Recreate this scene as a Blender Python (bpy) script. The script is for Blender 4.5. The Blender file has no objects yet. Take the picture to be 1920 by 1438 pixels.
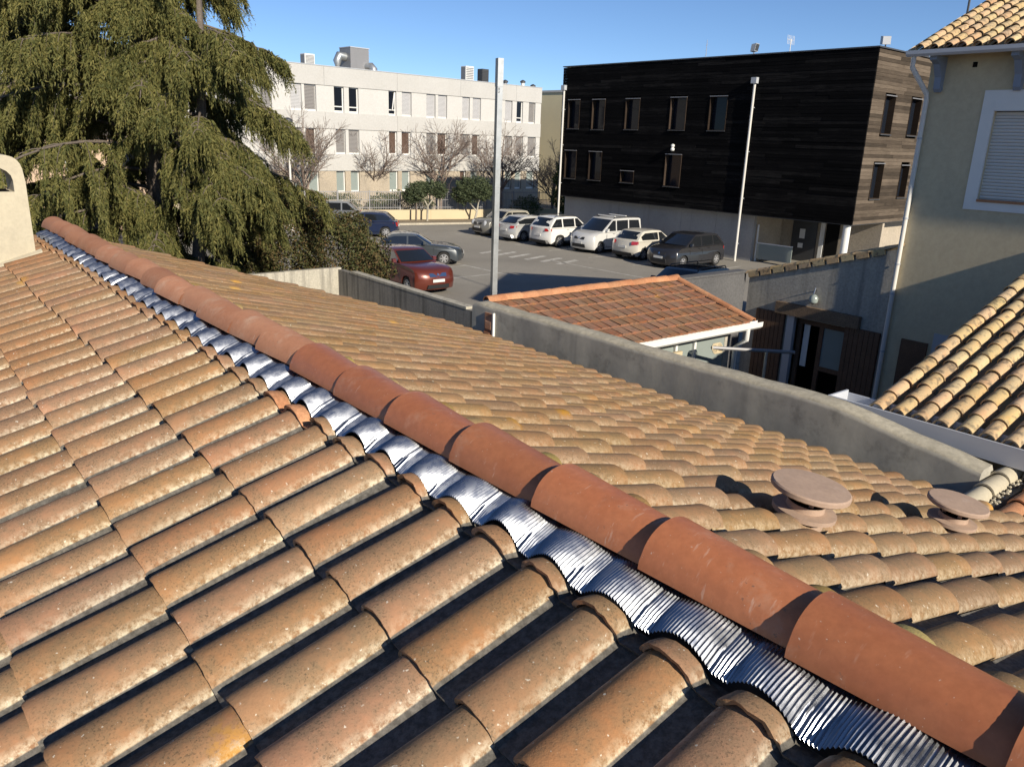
import bpy, math, random
import numpy as np
from mathutils import Matrix, Vector
R = math.radians
S = bpy.context.scene
COL = S.collection
random.seed(7)

# ------------------------------------------------------------------ camera, sky, sun, exposure
CAMZ = 5.6
F_PX = 1478.2
PITCH, ROLL = R(17.014), R(1.97)
cam = bpy.data.cameras.new('camera'); cam_o = bpy.data.objects.new('camera', cam); COL.objects.link(cam_o)
cam.sensor_width = 36.0; cam.lens = 36.0 * F_PX / 1920.0
cam.clip_start = 0.05; cam.clip_end = 3000
_f = Vector((0, math.cos(PITCH), -math.sin(PITCH))); _r = Vector((1, 0, 0)); _u = Vector((0, math.sin(PITCH), math.cos(PITCH)))
rr = _r * math.cos(ROLL) + _u * math.sin(ROLL); uu = -_r * math.sin(ROLL) + _u * math.cos(ROLL)
cam_o.matrix_world = Matrix(((rr.x, uu.x, -_f.x, 0), (rr.y, uu.y, -_f.y, 0), (rr.z, uu.z, -_f.z, CAMZ), (0, 0, 0, 1)))
S.camera = cam_o
SUN_AZ, SUN_EL = R(146.2), R(25.3)
W_ = bpy.data.worlds.new('World'); S.world = W_; W_.use_nodes = True
wn = W_.node_tree; wn.nodes.clear()
sky = wn.nodes.new('ShaderNodeTexSky'); sky.sky_type = 'NISHITA'; sky.sun_disc = False
sky.sun_elevation = SUN_EL; sky.sun_rotation = SUN_AZ; sky.altitude = 50; sky.air_density = 0.62; sky.dust_density = 0.0; sky.ozone_density = 4.5
bg = wn.nodes.new('ShaderNodeBackground'); bg.inputs['Strength'].default_value = 0.095
wo = wn.nodes.new('ShaderNodeOutputWorld')
wn.links.new(sky.outputs[0], bg.inputs[0]); wn.links.new(bg.outputs[0], wo.inputs[0])
sl = bpy.data.lights.new('sun', 'SUN'); sl.energy = 5.0; sl.angle = R(0.53); sl.color = (1.0, 0.90, 0.74)
so = bpy.data.objects.new('sun', sl); COL.objects.link(so)
sd = Vector((math.sin(SUN_AZ) * math.cos(SUN_EL), math.cos(SUN_AZ) * math.cos(SUN_EL), math.sin(SUN_EL)))
so.rotation_euler = sd.to_track_quat('Z', 'Y').to_euler(); so.location = sd * 60
S.view_settings.view_transform = 'Standard'; S.view_settings.look = 'None'
S.view_settings.exposure = 0.38; S.view_settings.gamma = 1.0; S.view_settings.use_curve_mapping = False

# ------------------------------------------------------------------ site frame: v across the ridge, u along it
TH = R(38.956)
CT, ST = math.cos(TH), math.sin(TH)
def W(v, u, z=0.0): return Vector((v * CT - u * ST, v * ST + u * CT, z))
CAMP = Vector((0, 0, CAMZ))
def project(p):
    d = p - CAMP
    z = d.dot(_f)
    if z <= 0.05: return None
    return 960 + F_PX * d.dot(rr) / z, 719 - F_PX * d.dot(uu) / z, z

# ------------------------------------------------------------------ helpers
class MB:
    """collects faces for one mesh"""
    def __init__(s): s.v = []; s.f = []; s.m = []; s.uv = []
    def add(s, vs, fs, mi=0, uvs=None):
        b = len(s.v); s.v += [tuple(p) for p in vs]; s.f += [tuple(b + i for i in f) for f in fs]; s.m += [mi] * len(fs)
        s.uv += list(uvs) if uvs else [(0.5, 0.5)] * len(vs)
        return s
    def box(s, x0, x1, y0, y1, z0, z1, mi=0):
        return s.add([(x0,y0,z0),(x1,y0,z0),(x1,y1,z0),(x0,y1,z0),(x0,y0,z1),(x1,y0,z1),(x1,y1,z1),(x0,y1,z1)],
                     [(0,3,2,1),(4,5,6,7),(0,1,5,4),(1,2,6,5),(2,3,7,6),(3,0,4,7)], mi)
    def hexa(s, p, mi=0):
        return s.add(p, [(0,3,2,1),(4,5,6,7),(0,1,5,4),(1,2,6,5),(2,3,7,6),(3,0,4,7)], mi)
    def prism(s, poly, a, b, fn, mi=0):
        n = len(poly)
        s.add([fn(p[0], p[1], a) for p in poly] + [fn(p[0], p[1], b) for p in poly],
              [tuple(range(n)), tuple(range(2*n-1, n-1, -1))] + [((i+1) % n, i, n+i, n+(i+1) % n) for i in range(n)], mi)
        return s
    def quad(s, a, b, c, d, mi=0): return s.add([a, b, c, d], [(0,1,2,3)], mi)
    def tube(s, pts, rad, n=8, mi=0, cap=True):
        pts = [Vector(p) for p in pts]
        if not isinstance(rad, (list, tuple)): rad = [rad] * len(pts)
        vs = []; fs = []
        ref = None
        for i, p in enumerate(pts):
            t = (pts[min(i+1, len(pts)-1)] - pts[max(i-1, 0)]).normalized()
            if ref is None: ref = Vector((0,0,1)) if abs(t.z) < 0.9 else Vector((1,0,0))
            a = t.cross(ref).normalized(); b = t.cross(a).normalized(); ref = -(b) if False else ref
            for k in range(n):
                q = 2*math.pi*k/n
                vs.append(p + a*math.cos(q)*rad[i] + b*math.sin(q)*rad[i])
        for i in range(len(pts)-1):
            for k in range(n):
                k2 = (k+1) % n
                fs.append((i*n+k, i*n+k2, (i+1)*n+k2, (i+1)*n+k))
        if cap: fs += [tuple(range(n-1, -1, -1)), tuple((len(pts)-1)*n+k for k in range(n))]
        return s.add(vs, fs, mi)
    def lathe(s, prof, n=24, mi=0, c=(0,0,0), wob=None):
        vs = []; fs = []
        for (r, z) in prof:
            for k in range(n):
                q = 2*math.pi*k/n; r2 = r if not wob else r*(1 - (wob if k % 2 else 0))
                vs.append((c[0]+r2*math.cos(q), c[1]+r2*math.sin(q), c[2]+z))
        for i in range(len(prof)-1):
            for k in range(n):
                fs.append((i*n+k, i*n+(k+1) % n, (i+1)*n+(k+1) % n, (i+1)*n+k))
        fs += [tuple(range(n-1, -1, -1)), tuple((len(prof)-1)*n+k for k in range(n))]
        return s.add(vs, fs, mi)
    def grid(s, fn, nu, nv, mi=0, uvfn=None):
        vs = [fn(i/nu, j/nv) for j in range(nv+1) for i in range(nu+1)]
        uvs = [uvfn(i/nu, j/nv) for j in range(nv+1) for i in range(nu+1)] if uvfn else None
        fs = [(j*(nu+1)+i, j*(nu+1)+i+1, (j+1)*(nu+1)+i+1, (j+1)*(nu+1)+i) for j in range(nv) for i in range(nu)]
        return s.add(vs, fs, mi, uvs)
    def shift(s, o):
        s.v = [(p[0]-o[0], p[1]-o[1], p[2]-o[2]) for p in s.v]; return s
    def mesh(s, name, mats, smooth=None):
        me = bpy.data.meshes.new(name); me.from_pydata(s.v, [], s.f)
        for m in (mats if isinstance(mats, (list, tuple)) else [mats]): me.materials.append(m)
        if len(me.materials) > 1: me.polygons.foreach_set('material_index', s.m)
        uvl = me.uv_layers.new(name='UVMap')
        li = np.zeros(len(me.loops), dtype=np.int32); me.loops.foreach_get('vertex_index', li)
        uvl.data.foreach_set('uv', np.array(s.uv, dtype=np.float32)[li].ravel())
        me.update()
        if smooth is not None:
            me.polygons.foreach_set('use_smooth', [True]*len(me.polygons)); me.set_sharp_from_angle(angle=R(smooth))
        return me
    def build(s, name, mats, parent=None, smooth=None, kind=None, label=None):
        return place(name, s.mesh(name, mats, smooth), parent, kind, label)
def place(name, me, parent=None, kind=None, label=None, loc=None, rot=None):
    o = bpy.data.objects.new(name, me); COL.objects.link(o)
    if parent is not None: o.parent = parent
    if loc is not None: o.location = loc
    if rot is not None: o.rotation_euler = rot
    if kind: o['kind'] = kind
    if label: o['label'] = label
    return o
def tag(o, label, cat, group=None):
    o['label'] = label; o['category'] = cat
    if group: o['group'] = group
    return o
def thing(name, label, cat, loc=(0,0,0), rz=0.0, group=None):
    o = bpy.data.objects.new(name, None); COL.objects.link(o); o.empty_display_size = 0.3
    o.location = loc; o.rotation_euler = (0,0,rz)
    return tag(o, label, cat, group)
def gthing(name, label, cat, v0, u0, z0=0.0, group=None):
    return thing(name, label, cat, W(v0, u0, z0), TH, group)
def npmesh(name, verts, tris, mat, smooth=False):
    me = bpy.data.meshes.new(name)
    nv, nt = len(verts), len(tris)
    me.vertices.add(nv); me.vertices.foreach_set('co', verts.astype(np.float32).ravel())
    me.loops.add(nt*3); me.loops.foreach_set('vertex_index', tris.astype(np.int32).ravel())
    me.polygons.add(nt); me.polygons.foreach_set('loop_start', np.arange(0, nt*3, 3, dtype=np.int32))
    me.polygons.foreach_set('loop_total', np.full(nt, 3, dtype=np.int32))
    me.materials.append(mat); me.update(calc_edges=True); me.validate()
    return me

# ------------------------------------------------------------------ materials
def nd(nt, t, **kw):
    n = nt.nodes.new(t)
    for k, v in kw.items():
        if k in n.inputs.keys() and not hasattr(n, k): n.inputs[k].default_value = v
        elif hasattr(n, k): setattr(n, k, v)
        else: n.inputs[k.replace('_', ' ')].default_value = v
    return n
def ramp(nt, src, stops):
    n = nt.nodes.new('ShaderNodeValToRGB'); cr = n.color_ramp
    while len(cr.elements) < len(stops): cr.elements.new(0.5)
    for e, (p, c) in zip(cr.elements, stops):
        e.position = p; e.color = (c, c, c, 1) if isinstance(c, (int, float)) else (*c, 1)
    nt.links.new(src, n.inputs[0]); return n.outputs[0]
def mixc(nt, fac, a, b, mode='MIX'):
    n = nt.nodes.new('ShaderNodeMix'); n.data_type = 'RGBA'; n.blend_type = mode
    for i, x in ((0, fac), (6, a), (7, b)):
        if hasattr(x, 'links'): nt.links.new(x, n.inputs[i])
        elif isinstance(x, (int, float)): n.inputs[i].default_value = x
        else: n.inputs[i].default_value = (*x, 1)
    return n.outputs[2]
def mth(nt, op, a, b=None, c=None):
    n = nt.nodes.new('ShaderNodeMath'); n.operation = op
    for i, x in enumerate((a, b, c)):
        if x is None: continue
        if hasattr(x, 'links'): nt.links.new(x, n.inputs[i])
        else: n.inputs[i].default_value = x
    return n.outputs[0]
def noise(nt, vec, scale, detail=4, rough=0.6, out=0):
    n = nt.nodes.new('ShaderNodeTexNoise'); n.inputs['Scale'].default_value = scale; n.inputs['Detail'].default_value = detail; n.inputs['Roughness'].default_value = rough
    nt.links.new(vec, n.inputs['Vector']); return n.outputs[out]
def newmat(name):
    m = bpy.data.materials.new(name); m.use_nodes = True; nt = m.node_tree; nt.nodes.clear()
    b = nt.nodes.new('ShaderNodeBsdfPrincipled'); o = nt.nodes.new('ShaderNodeOutputMaterial'); nt.links.new(b.outputs[0], o.inputs[0])
    return m, nt, b
def bump(nt, b, h, strength, dist):
    n = nt.nodes.new('ShaderNodeBump'); n.inputs['Strength'].default_value = strength; n.inputs['Distance'].default_value = dist
    nt.links.new(h, n.inputs['Height']); nt.links.new(n.outputs[0], b.inputs['Normal'])
def rnd01(nt):
    g = nt.nodes.new('ShaderNodeNewGeometry'); oi = nt.nodes.new('ShaderNodeObjectInfo')
    return mth(nt, 'FRACT', mth(nt, 'ADD', g.outputs['Random Per Island'], oi.outputs['Random']))
def P_(nt): return nt.nodes.new('ShaderNodeNewGeometry').outputs['Position']
def mat_surf(name, c1, c2, scale=1.0, rough=0.85, spec=0.3, bs=0.3, bd=0.01, fine=None, stains=None, per=0.0, metal=0.0, zstreak=None):
    """two-tone weathered surface in world space"""
    m, nt, b = newmat(name); P = P_(nt)
    col = mixc(nt, ramp(nt, noise(nt, P, scale, 6, 0.65), [(0.32, 0.0), (0.68, 1.0)]), c1, c2)
    if fine: col = mixc(nt, fine[1], col, mixc(nt, ramp(nt, noise(nt, P, fine[0], 3, 0.7), [(0.35, 0.0), (0.65, 1.0)]), (0.0,0.0,0.0), (1,1,1)), 'OVERLAY')
    if stains:
        col = mixc(nt, ramp(nt, noise(nt, P, stains[0], 5, 0.7), [(stains[2], 0.0), (stains[2]+0.18, stains[3])]), col, stains[1])
    if zstreak:   # vertical run-off streaks
        mp = nt.nodes.new('ShaderNodeMapping'); mp.inputs['Scale'].default_value = (zstreak[0], zstreak[0], zstreak[0]*0.06); nt.links.new(P, mp.inputs[0])
        col = mixc(nt, ramp(nt, noise(nt, mp.outputs[0], 1.0, 4, 0.6), [(zstreak[2], 0.0), (zstreak[2]+0.2, zstreak[3])]), col, zstreak[1])
    if per:
        r = rnd01(nt)
        hs = nt.nodes.new('ShaderNodeHueSaturation'); nt.links.new(col, hs.inputs['Color'])
        nt.links.new(mth(nt, 'MULTIPLY_ADD', r, 2*per, 1-per), hs.inputs['Value']); col = hs.outputs[0]
    nt.links.new(col, b.inputs['Base Color']); b.inputs['Roughness'].default_value = rough; b.inputs['Specular IOR Level'].default_value = spec; b.inputs['Metallic'].default_value = metal
    if bs: bump(nt, b, noise(nt, P, (fine[0] if fine else scale*12), 5, 0.7), bs, bd)
    return m
def mat_plain(name, c, rough=0.5, metal=0.0, spec=0.5, var=0.06, coat=0.0, trans=0.0, emis=None):
    m, nt, b = newmat(name); P = P_(nt)
    d = tuple(max(0, x*(1-var)) for x in c); e = tuple(min(1, x*(1+var)) for x in c)
    nt.links.new(mixc(nt, noise(nt, P, 3.0, 3), d, e), b.inputs['Base Color'])
    b.inputs['Roughness'].default_value = rough; b.inputs['Metallic'].default_value = metal; b.inputs['Specular IOR Level'].default_value = spec
    b.inputs['Coat Weight'].default_value = coat; b.inputs['Coat Roughness'].default_value = 0.05
    return m
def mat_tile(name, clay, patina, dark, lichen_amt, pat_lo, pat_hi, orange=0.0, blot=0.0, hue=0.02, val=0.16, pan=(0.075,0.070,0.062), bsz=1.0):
    """old clay tile; uv.x runs across the barrel (0..0.74 barrel, rest pan), uv.y from toe to head"""
    m, nt, b = newmat(name); P = P_(nt); r = rnd01(nt)
    uv = nt.nodes.new('ShaderNodeUVMap'); sx = nt.nodes.new('ShaderNodeSeparateXYZ'); nt.links.new(uv.outputs[0], sx.inputs[0]); X, Y = sx.outputs[0], sx.outputs[1]
    off = nt.nodes.new('ShaderNodeCombineXYZ'); nt.links.new(mth(nt, 'MULTIPLY', r, 37.0), off.inputs[0])
    va = nt.nodes.new('ShaderNodeVectorMath'); va.operation = 'ADD'; nt.links.new(P, va.inputs[0]); nt.links.new(off.outputs[0], va.inputs[1]); Q = va.outputs[0]
    n1 = noise(nt, Q, 9.0, 5, 0.7); n2 = noise(nt, Q, 46.0, 5, 0.75); n3 = noise(nt, Q, 170.0, 3, 0.7)
    # grey-green weathering, strongest along the crest and towards the head
    head = ramp(nt, Y, [(0.0, 0.0), (0.25, 0.55), (0.8, 1.0)])
    wmask = ramp(nt, mth(nt, 'ADD', n1, mth(nt, 'MULTIPLY', head, 0.13)), [(pat_lo, 0.0), (pat_hi, 0.85)])
    col = mixc(nt, wmask, clay, patina)
    col = mixc(nt, ramp(nt, n2, [(0.42, 0.0), (0.72, 0.5)]), col, tuple(min(1, c*1.18) for c in clay))
    # dark speckle of old lichen
    col = mixc(nt, mth(nt, 'MULTIPLY', ramp(nt, n3, [(0.53, 0.0), (0.66, 0.85)]), ramp(nt, n1, [(0.38, 0.15), (0.60, 1.0)])), col, dark)
    # pale crust along the lower edges of the barrel and the head
    edge = ramp(nt, X, [(0.0, 1.0), (0.09, 0.6), (0.20, 0.0), (0.60, 0.0), (0.68, 0.45), (0.74, 0.9)])
    crust = mth(nt, 'MULTIPLY', mth(nt, 'MULTIPLY', edge, mth(nt, 'MULTIPLY_ADD', head, 0.8, 0.25)), ramp(nt, n2, [(0.40, 0.0), (0.60, lichen_amt)]))
    col = mixc(nt, crust, col, (0.62, 0.56, 0.42))
    sp = ramp(nt, noise(nt, Q, 75.0, 2, 0.5), [(0.70, 0.0), (0.76, 0.75)])
    col = mixc(nt, sp, col, (0.66, 0.62, 0.52))
    # white bird and lime marks
    col = mixc(nt, ramp(nt, noise(nt, Q, 6.5, 6, 0.75), [(0.70, 0.0), (0.76, 0.6)]), col, (0.70, 0.66, 0.60))
    if orange:
        vo = nt.nodes.new('ShaderNodeTexVoronoi'); vo.inputs['Scale'].default_value = 3.4; nt.links.new(P, vo.inputs['Vector'])
        sc_ = nt.nodes.new('ShaderNodeSeparateColor'); nt.links.new(vo.outputs['Color'], sc_.inputs[0])
        dd_ = mth(nt, 'ADD', vo.outputs['Distance'], mth(nt, 'MULTIPLY', mth(nt, 'SUBTRACT', n2, 0.5), 0.5))
        spot = mth(nt, 'MULTIPLY', ramp(nt, dd_, [(0.10, 1.0), (0.22, 0.0)]), ramp(nt, sc_.outputs[0], [(0.88-orange, 0.0), (0.90-orange, 1.0)]))
        om = mth(nt, 'MULTIPLY', spot, ramp(nt, n2, [(0.32, 0.35), (0.55, 0.95)]))
        col = mixc(nt, om, col, (0.50, 0.255, 0.04))
    if blot:
        col = mixc(nt, ramp(nt, noise(nt, Q, 13.0, 3, 0.5), [(0.52, 0.0), (0.66, blot)]), col, dark)
    col = mixc(nt, ramp(nt, X, [(0.745, 0.0), (0.76, 1.0)]), col, mixc(nt, ramp(nt, n2, [(0.4, 0.0), (0.62, 1.0)]), pan, tuple(c*2.0 for c in pan)))  # pan colour: dirt and moss, darkened further for the shade in the channels
    hs = nt.nodes.new('ShaderNodeHueSaturation'); nt.links.new(col, hs.inputs['Color'])
    nt.links.new(mth(nt, 'MULTIPLY_ADD', r, 2*val, 1-val), hs.inputs['Value'])
    nt.links.new(mth(nt, 'MULTIPLY_ADD', mth(nt, 'FRACT', mth(nt, 'MULTIPLY', r, 7.3)), 2*hue, 0.5-hue), hs.inputs['Hue'])
    nt.links.new(mth(nt, 'MULTIPLY_ADD', mth(nt, 'FRACT', mth(nt, 'MULTIPLY', r, 13.7)), 0.16, 0.90), hs.inputs['Saturation'])
    nt.links.new(hs.outputs[0], b.inputs['Base Color']); b.inputs['Roughness'].default_value = 0.88; b.inputs['Specular IOR Level'].default_value = 0.25
    bump(nt, b, mth(nt, 'ADD', mth(nt, 'MULTIPLY', n2, 1.0), mth(nt, 'MULTIPLY', n3, 0.5)), 0.38*bsz, 0.005)
    return m
M = {}
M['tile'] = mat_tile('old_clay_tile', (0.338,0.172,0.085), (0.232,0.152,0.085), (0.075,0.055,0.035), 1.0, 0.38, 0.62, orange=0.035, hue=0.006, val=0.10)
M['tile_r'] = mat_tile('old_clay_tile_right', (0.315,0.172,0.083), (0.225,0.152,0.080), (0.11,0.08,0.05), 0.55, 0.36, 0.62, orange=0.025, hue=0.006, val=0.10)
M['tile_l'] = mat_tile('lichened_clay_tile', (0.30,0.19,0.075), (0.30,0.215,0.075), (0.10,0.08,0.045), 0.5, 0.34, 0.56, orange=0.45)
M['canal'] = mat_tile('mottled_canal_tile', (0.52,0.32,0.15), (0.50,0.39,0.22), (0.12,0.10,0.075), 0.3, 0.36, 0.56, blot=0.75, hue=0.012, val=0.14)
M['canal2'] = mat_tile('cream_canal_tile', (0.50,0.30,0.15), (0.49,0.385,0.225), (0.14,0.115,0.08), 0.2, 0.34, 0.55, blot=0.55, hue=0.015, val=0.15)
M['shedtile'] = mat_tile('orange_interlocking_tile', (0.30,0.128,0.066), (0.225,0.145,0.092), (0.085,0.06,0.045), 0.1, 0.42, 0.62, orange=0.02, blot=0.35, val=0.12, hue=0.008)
M['ridgeclay'] = mat_surf('new_ridge_clay', (0.36,0.122,0.054), (0.43,0.165,0.077), 3.5, rough=0.45, spec=0.35, bs=0.10, bd=0.002, fine=(45,0.07), stains=(5.0,(0.52,0.32,0.22),0.55,0.50), per=0.16, zstreak=(9,(0.27,0.11,0.06),0.60,0.5))
M['ridgeold'] = mat_surf('dusty_ridge_clay', (0.42,0.18,0.095), (0.50,0.25,0.145), 3.0, rough=0.75, spec=0.3, bs=0.05, bd=0.003, fine=(50,0.06), stains=(5,(0.60,0.45,0.33),0.55,0.55), per=0.22)
def scuffs(m):
    nt = m.node_tree; b = [n for n in nt.nodes if n.type == 'BSDF_PRINCIPLED'][0]; src = b.inputs['Base Color'].links[0].from_socket
    oi = nt.nodes.new('ShaderNodeTexCoord'); r = nt.nodes.new('ShaderNodeObjectInfo').outputs['Random']
    mp = nt.nodes.new('ShaderNodeMapping'); mp.inputs['Scale'].default_value = (14, 70, 20); mp.inputs['Rotation'].default_value = (0.5, 0.3, 0.7); nt.links.new(oi.outputs['Object'], mp.inputs[0])
    cb = nt.nodes.new('ShaderNodeCombineXYZ'); nt.links.new(mth(nt, 'MULTIPLY', r, 91.0), cb.inputs[0]); nt.links.new(cb.outputs[0], mp.inputs['Location'])
    k = mth(nt, 'MULTIPLY', ramp(nt, noise(nt, mp.outputs[0], 0.8, 3, 0.6), [(0.62, 0.0), (0.70, 0.8)]), ramp(nt, noise(nt, P_(nt), 7.0, 3), [(0.48, 0.0), (0.62, 0.75)]))
    nt.links.new(mixc(nt, k, src, (0.60, 0.40, 0.30)), b.inputs['Base Color'])
def flecks(m):
    nt = m.node_tree; b = [n for n in nt.nodes if n.type == 'BSDF_PRINCIPLED'][0]; src = b.inputs['Base Color'].links[0].from_socket
    f = mth(nt, 'MULTIPLY', ramp(nt, noise(nt, P_(nt), 85.0, 2), [(0.68, 0.0), (0.74, 0.8)]), ramp(nt, noise(nt, P_(nt), 5.0, 3), [(0.42, 0.0), (0.60, 1.0)]))
    c = mixc(nt, f, src, (0.16, 0.10, 0.07))
    g2 = ramp(nt, noise(nt, P_(nt), 110.0, 2), [(0.71, 0.0), (0.76, 0.7)])
    nt.links.new(mixc(nt, g2, c, (0.55, 0.44, 0.36)), b.inputs['Base Color'])
scuffs(M['ridgeclay']); scuffs(M['ridgeold']); flecks(M['ridgeclay']); flecks(M['ridgeold'])
M['orangeclay'] = mat_surf('orange_clay', (0.40,0.17,0.082), (0.45,0.235,0.125), 3.0, rough=0.8, bs=0.2, bd=0.004, fine=(60,0.2), per=0.15)
M['deck'] = mat_surf('roof_underlay', (0.12,0.10,0.09), (0.17,0.15,0.13), 5.0, rough=0.95, bs=0)
m, nt, b = newmat('pleated_aluminium'); b.inputs['Metallic'].default_value = 1.0
nt.links.new(mixc(nt, noise(nt, P_(nt), 14, 4), (0.33,0.35,0.39), (0.44,0.46,0.50)), b.inputs['Base Color'])
nt.links.new(ramp(nt, noise(nt, P_(nt), 30, 4), [(0.3,0.21),(0.7,0.34)]), b.inputs['Roughness']); M['alu'] = m
M['vent'] = mat_surf('vent_clay', (0.42,0.30,0.225), (0.35,0.25,0.19), 9.0, rough=0.8, bs=0.05, bd=0.002, fine=(60,0.06), stains=(10,(0.52,0.42,0.36),0.56,0.5))
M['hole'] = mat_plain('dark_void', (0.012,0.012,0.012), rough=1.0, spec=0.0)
M['chimney'] = mat_surf('cream_lime_render', (0.50,0.45,0.335), (0.42,0.375,0.285), 3.0, bs=0.15, bd=0.006, fine=(30,0.05), stains=(2.6,(0.25,0.23,0.19),0.60,0.6), zstreak=(7,(0.33,0.30,0.24),0.58,0.5))
M['greywall'] = mat_surf('grey_cement_render', (0.44,0.415,0.35), (0.33,0.315,0.27), 1.3, bs=0.10, bd=0.02, fine=(5,0.08), stains=(2.6,(0.17,0.16,0.14),0.54,0.7), zstreak=(4,(0.18,0.17,0.15),0.60,0.5))
M['walltop'] = mat_surf('lichened_wall_top', (0.44,0.40,0.31), (0.34,0.31,0.24), 4.0, bs=0.3, bd=0.015, fine=(14,0.15))
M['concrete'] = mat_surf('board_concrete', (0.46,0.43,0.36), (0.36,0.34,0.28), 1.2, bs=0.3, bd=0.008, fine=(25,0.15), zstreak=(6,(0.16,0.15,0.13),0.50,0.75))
M['concrete_d'] = mat_surf('streaked_concrete_shaded', (0.26,0.245,0.22), (0.19,0.18,0.165), 1.2, bs=0.3, bd=0.008, fine=(25,0.15), zstreak=(6,(0.06,0.06,0.055),0.50,0.8))  # run-off streaks, base tone darkened for the wall face turned from the sun
M['yellow'] = mat_surf('ochre_render', (0.58,0.50,0.34), (0.52,0.45,0.31), 0.9, bs=0.12, bd=0.012, fine=(9,0.06), stains=(1.4,(0.36,0.31,0.22),0.60,0.5))
M['yardwall'] = mat_surf('stained_yard_render', (0.42,0.39,0.33), (0.35,0.33,0.29), 1.1, bs=0.35, bd=0.01, fine=(20,0.15), zstreak=(4.5,(0.13,0.13,0.125),0.52,0.5))
M['darkwall'] = mat_surf('shade_darkened_wall', (0.12,0.12,0.125), (0.09,0.09,0.095), 1.1, bs=0.08, bd=0.01, fine=(20,0.15))  # even dark tone standing in for the shade on this wall
M['white'] = mat_surf('white_concrete', (0.48,0.475,0.46), (0.44,0.435,0.42), 0.35, rough=0.9, bs=0.12, bd=0.01, fine=(9,0.05), zstreak=(1.2,(0.40,0.38,0.345),0.55,0.35))
M['white2'] = mat_surf('white_panel', (0.53,0.525,0.51), (0.495,0.49,0.475), 0.5, rough=0.9, bs=0.1, bd=0.01, fine=(9,0.05))
M['stone'] = mat_surf('beige_stone', (0.43,0.37,0.29), (0.35,0.305,0.245), 0.9, bs=0.3, bd=0.01, fine=(14,0.15))
M['cream'] = mat_surf('cream_render', (0.56,0.47,0.31), (0.50,0.42,0.28), 0.4, bs=0.1, bd=0.01)
M['creamb'] = mat_surf('yellow_cream_render', (0.70,0.60,0.37), (0.64,0.55,0.35), 0.4, bs=0.1, bd=0.01)
M['pink'] = mat_surf('pale_house_render', (0.55,0.40,0.28), (0.48,0.36,0.26), 0.5, bs=0.1, bd=0.01)
M['pvc'] = mat_plain('white_pvc', (0.72,0.72,0.70), rough=0.35)
M['zinc'] = mat_plain('grey_painted_metal', (0.42,0.44,0.47), rough=0.45, metal=0.0)
M['gutter'] = mat_plain('blue_grey_gutter', (0.50,0.52,0.56), rough=0.35)
M['pipe'] = mat_plain('white_downpipe', (0.64,0.62,0.58), rough=0.4)
M['galv'] = mat_surf('galvanised_steel', (0.52,0.54,0.55), (0.40,0.42,0.43), 6.0, rough=0.42, metal=0.75, bs=0, spec=0.5)
M['blind_l'] = mat_plain('light_blind', (0.43,0.43,0.44), rough=0.5)
M['blind_g'] = mat_plain('grey_blind', (0.23,0.22,0.215), rough=0.5)
M['glass'] = mat_plain('window_glass', (0.010,0.013,0.020), rough=0.04, spec=0.18)
M['glassb'] = mat_plain('brown_curtained_glass', (0.11,0.075,0.06), rough=0.15, spec=0.4)
M['glassg'] = mat_plain('green_tinted_glass', (0.25,0.29,0.28), rough=0.12, spec=0.5)
M['darkmetal'] = mat_plain('dark_metal', (0.05,0.052,0.056), rough=0.5)
M['greymetal'] = mat_plain('mid_grey_metal', (0.25,0.25,0.26), rough=0.5, metal=0.3)
M['brown'] = mat_surf('brown_door_boards', (0.15,0.088,0.055), (0.11,0.066,0.043), 4.0, bs=0.2, bd=0.004, fine=(40,0.2))
M['beam'] = mat_surf('weathered_beam', (0.20,0.14,0.09), (0.14,0.10,0.07), 4.0, bs=0.3, bd=0.006, fine=(40,0.25))
M['bluewood'] = mat_plain('blue_grey_painted_wood', (0.22,0.27,0.36), rough=0.6)
M['asphalt'] = mat_surf('worn_asphalt', (0.295,0.275,0.24), (0.25,0.233,0.204), 0.16, rough=0.92, spec=0.2, bs=0.25, bd=0.01, fine=(20,0.14), stains=(0.9,(0.13,0.122,0.11),0.60,0.7), zstreak=(0.12,(0.17,0.16,0.142),0.50,0.6))
M['paint'] = mat_surf('worn_road_paint', (0.58,0.56,0.51), (0.30,0.285,0.26), 2.3, rough=0.85, bs=0.1, bd=0.004, fine=(14,0.2))
M['dirt'] = mat_surf('dry_soil', (0.26,0.21,0.15), (0.20,0.165,0.12), 0.8, bs=0.4, bd=0.03, fine=(9,0.2))
M['kerb'] = mat_surf('kerb_concrete', (0.44,0.40,0.32), (0.36,0.33,0.27), 1.5, bs=0.2, bd=0.01, fine=(16,0.2))
M['yard'] = mat_surf('yard_slab', (0.20,0.195,0.185), (0.15,0.145,0.14), 0.8, bs=0.2, bd=0.01, fine=(16,0.2))
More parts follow.
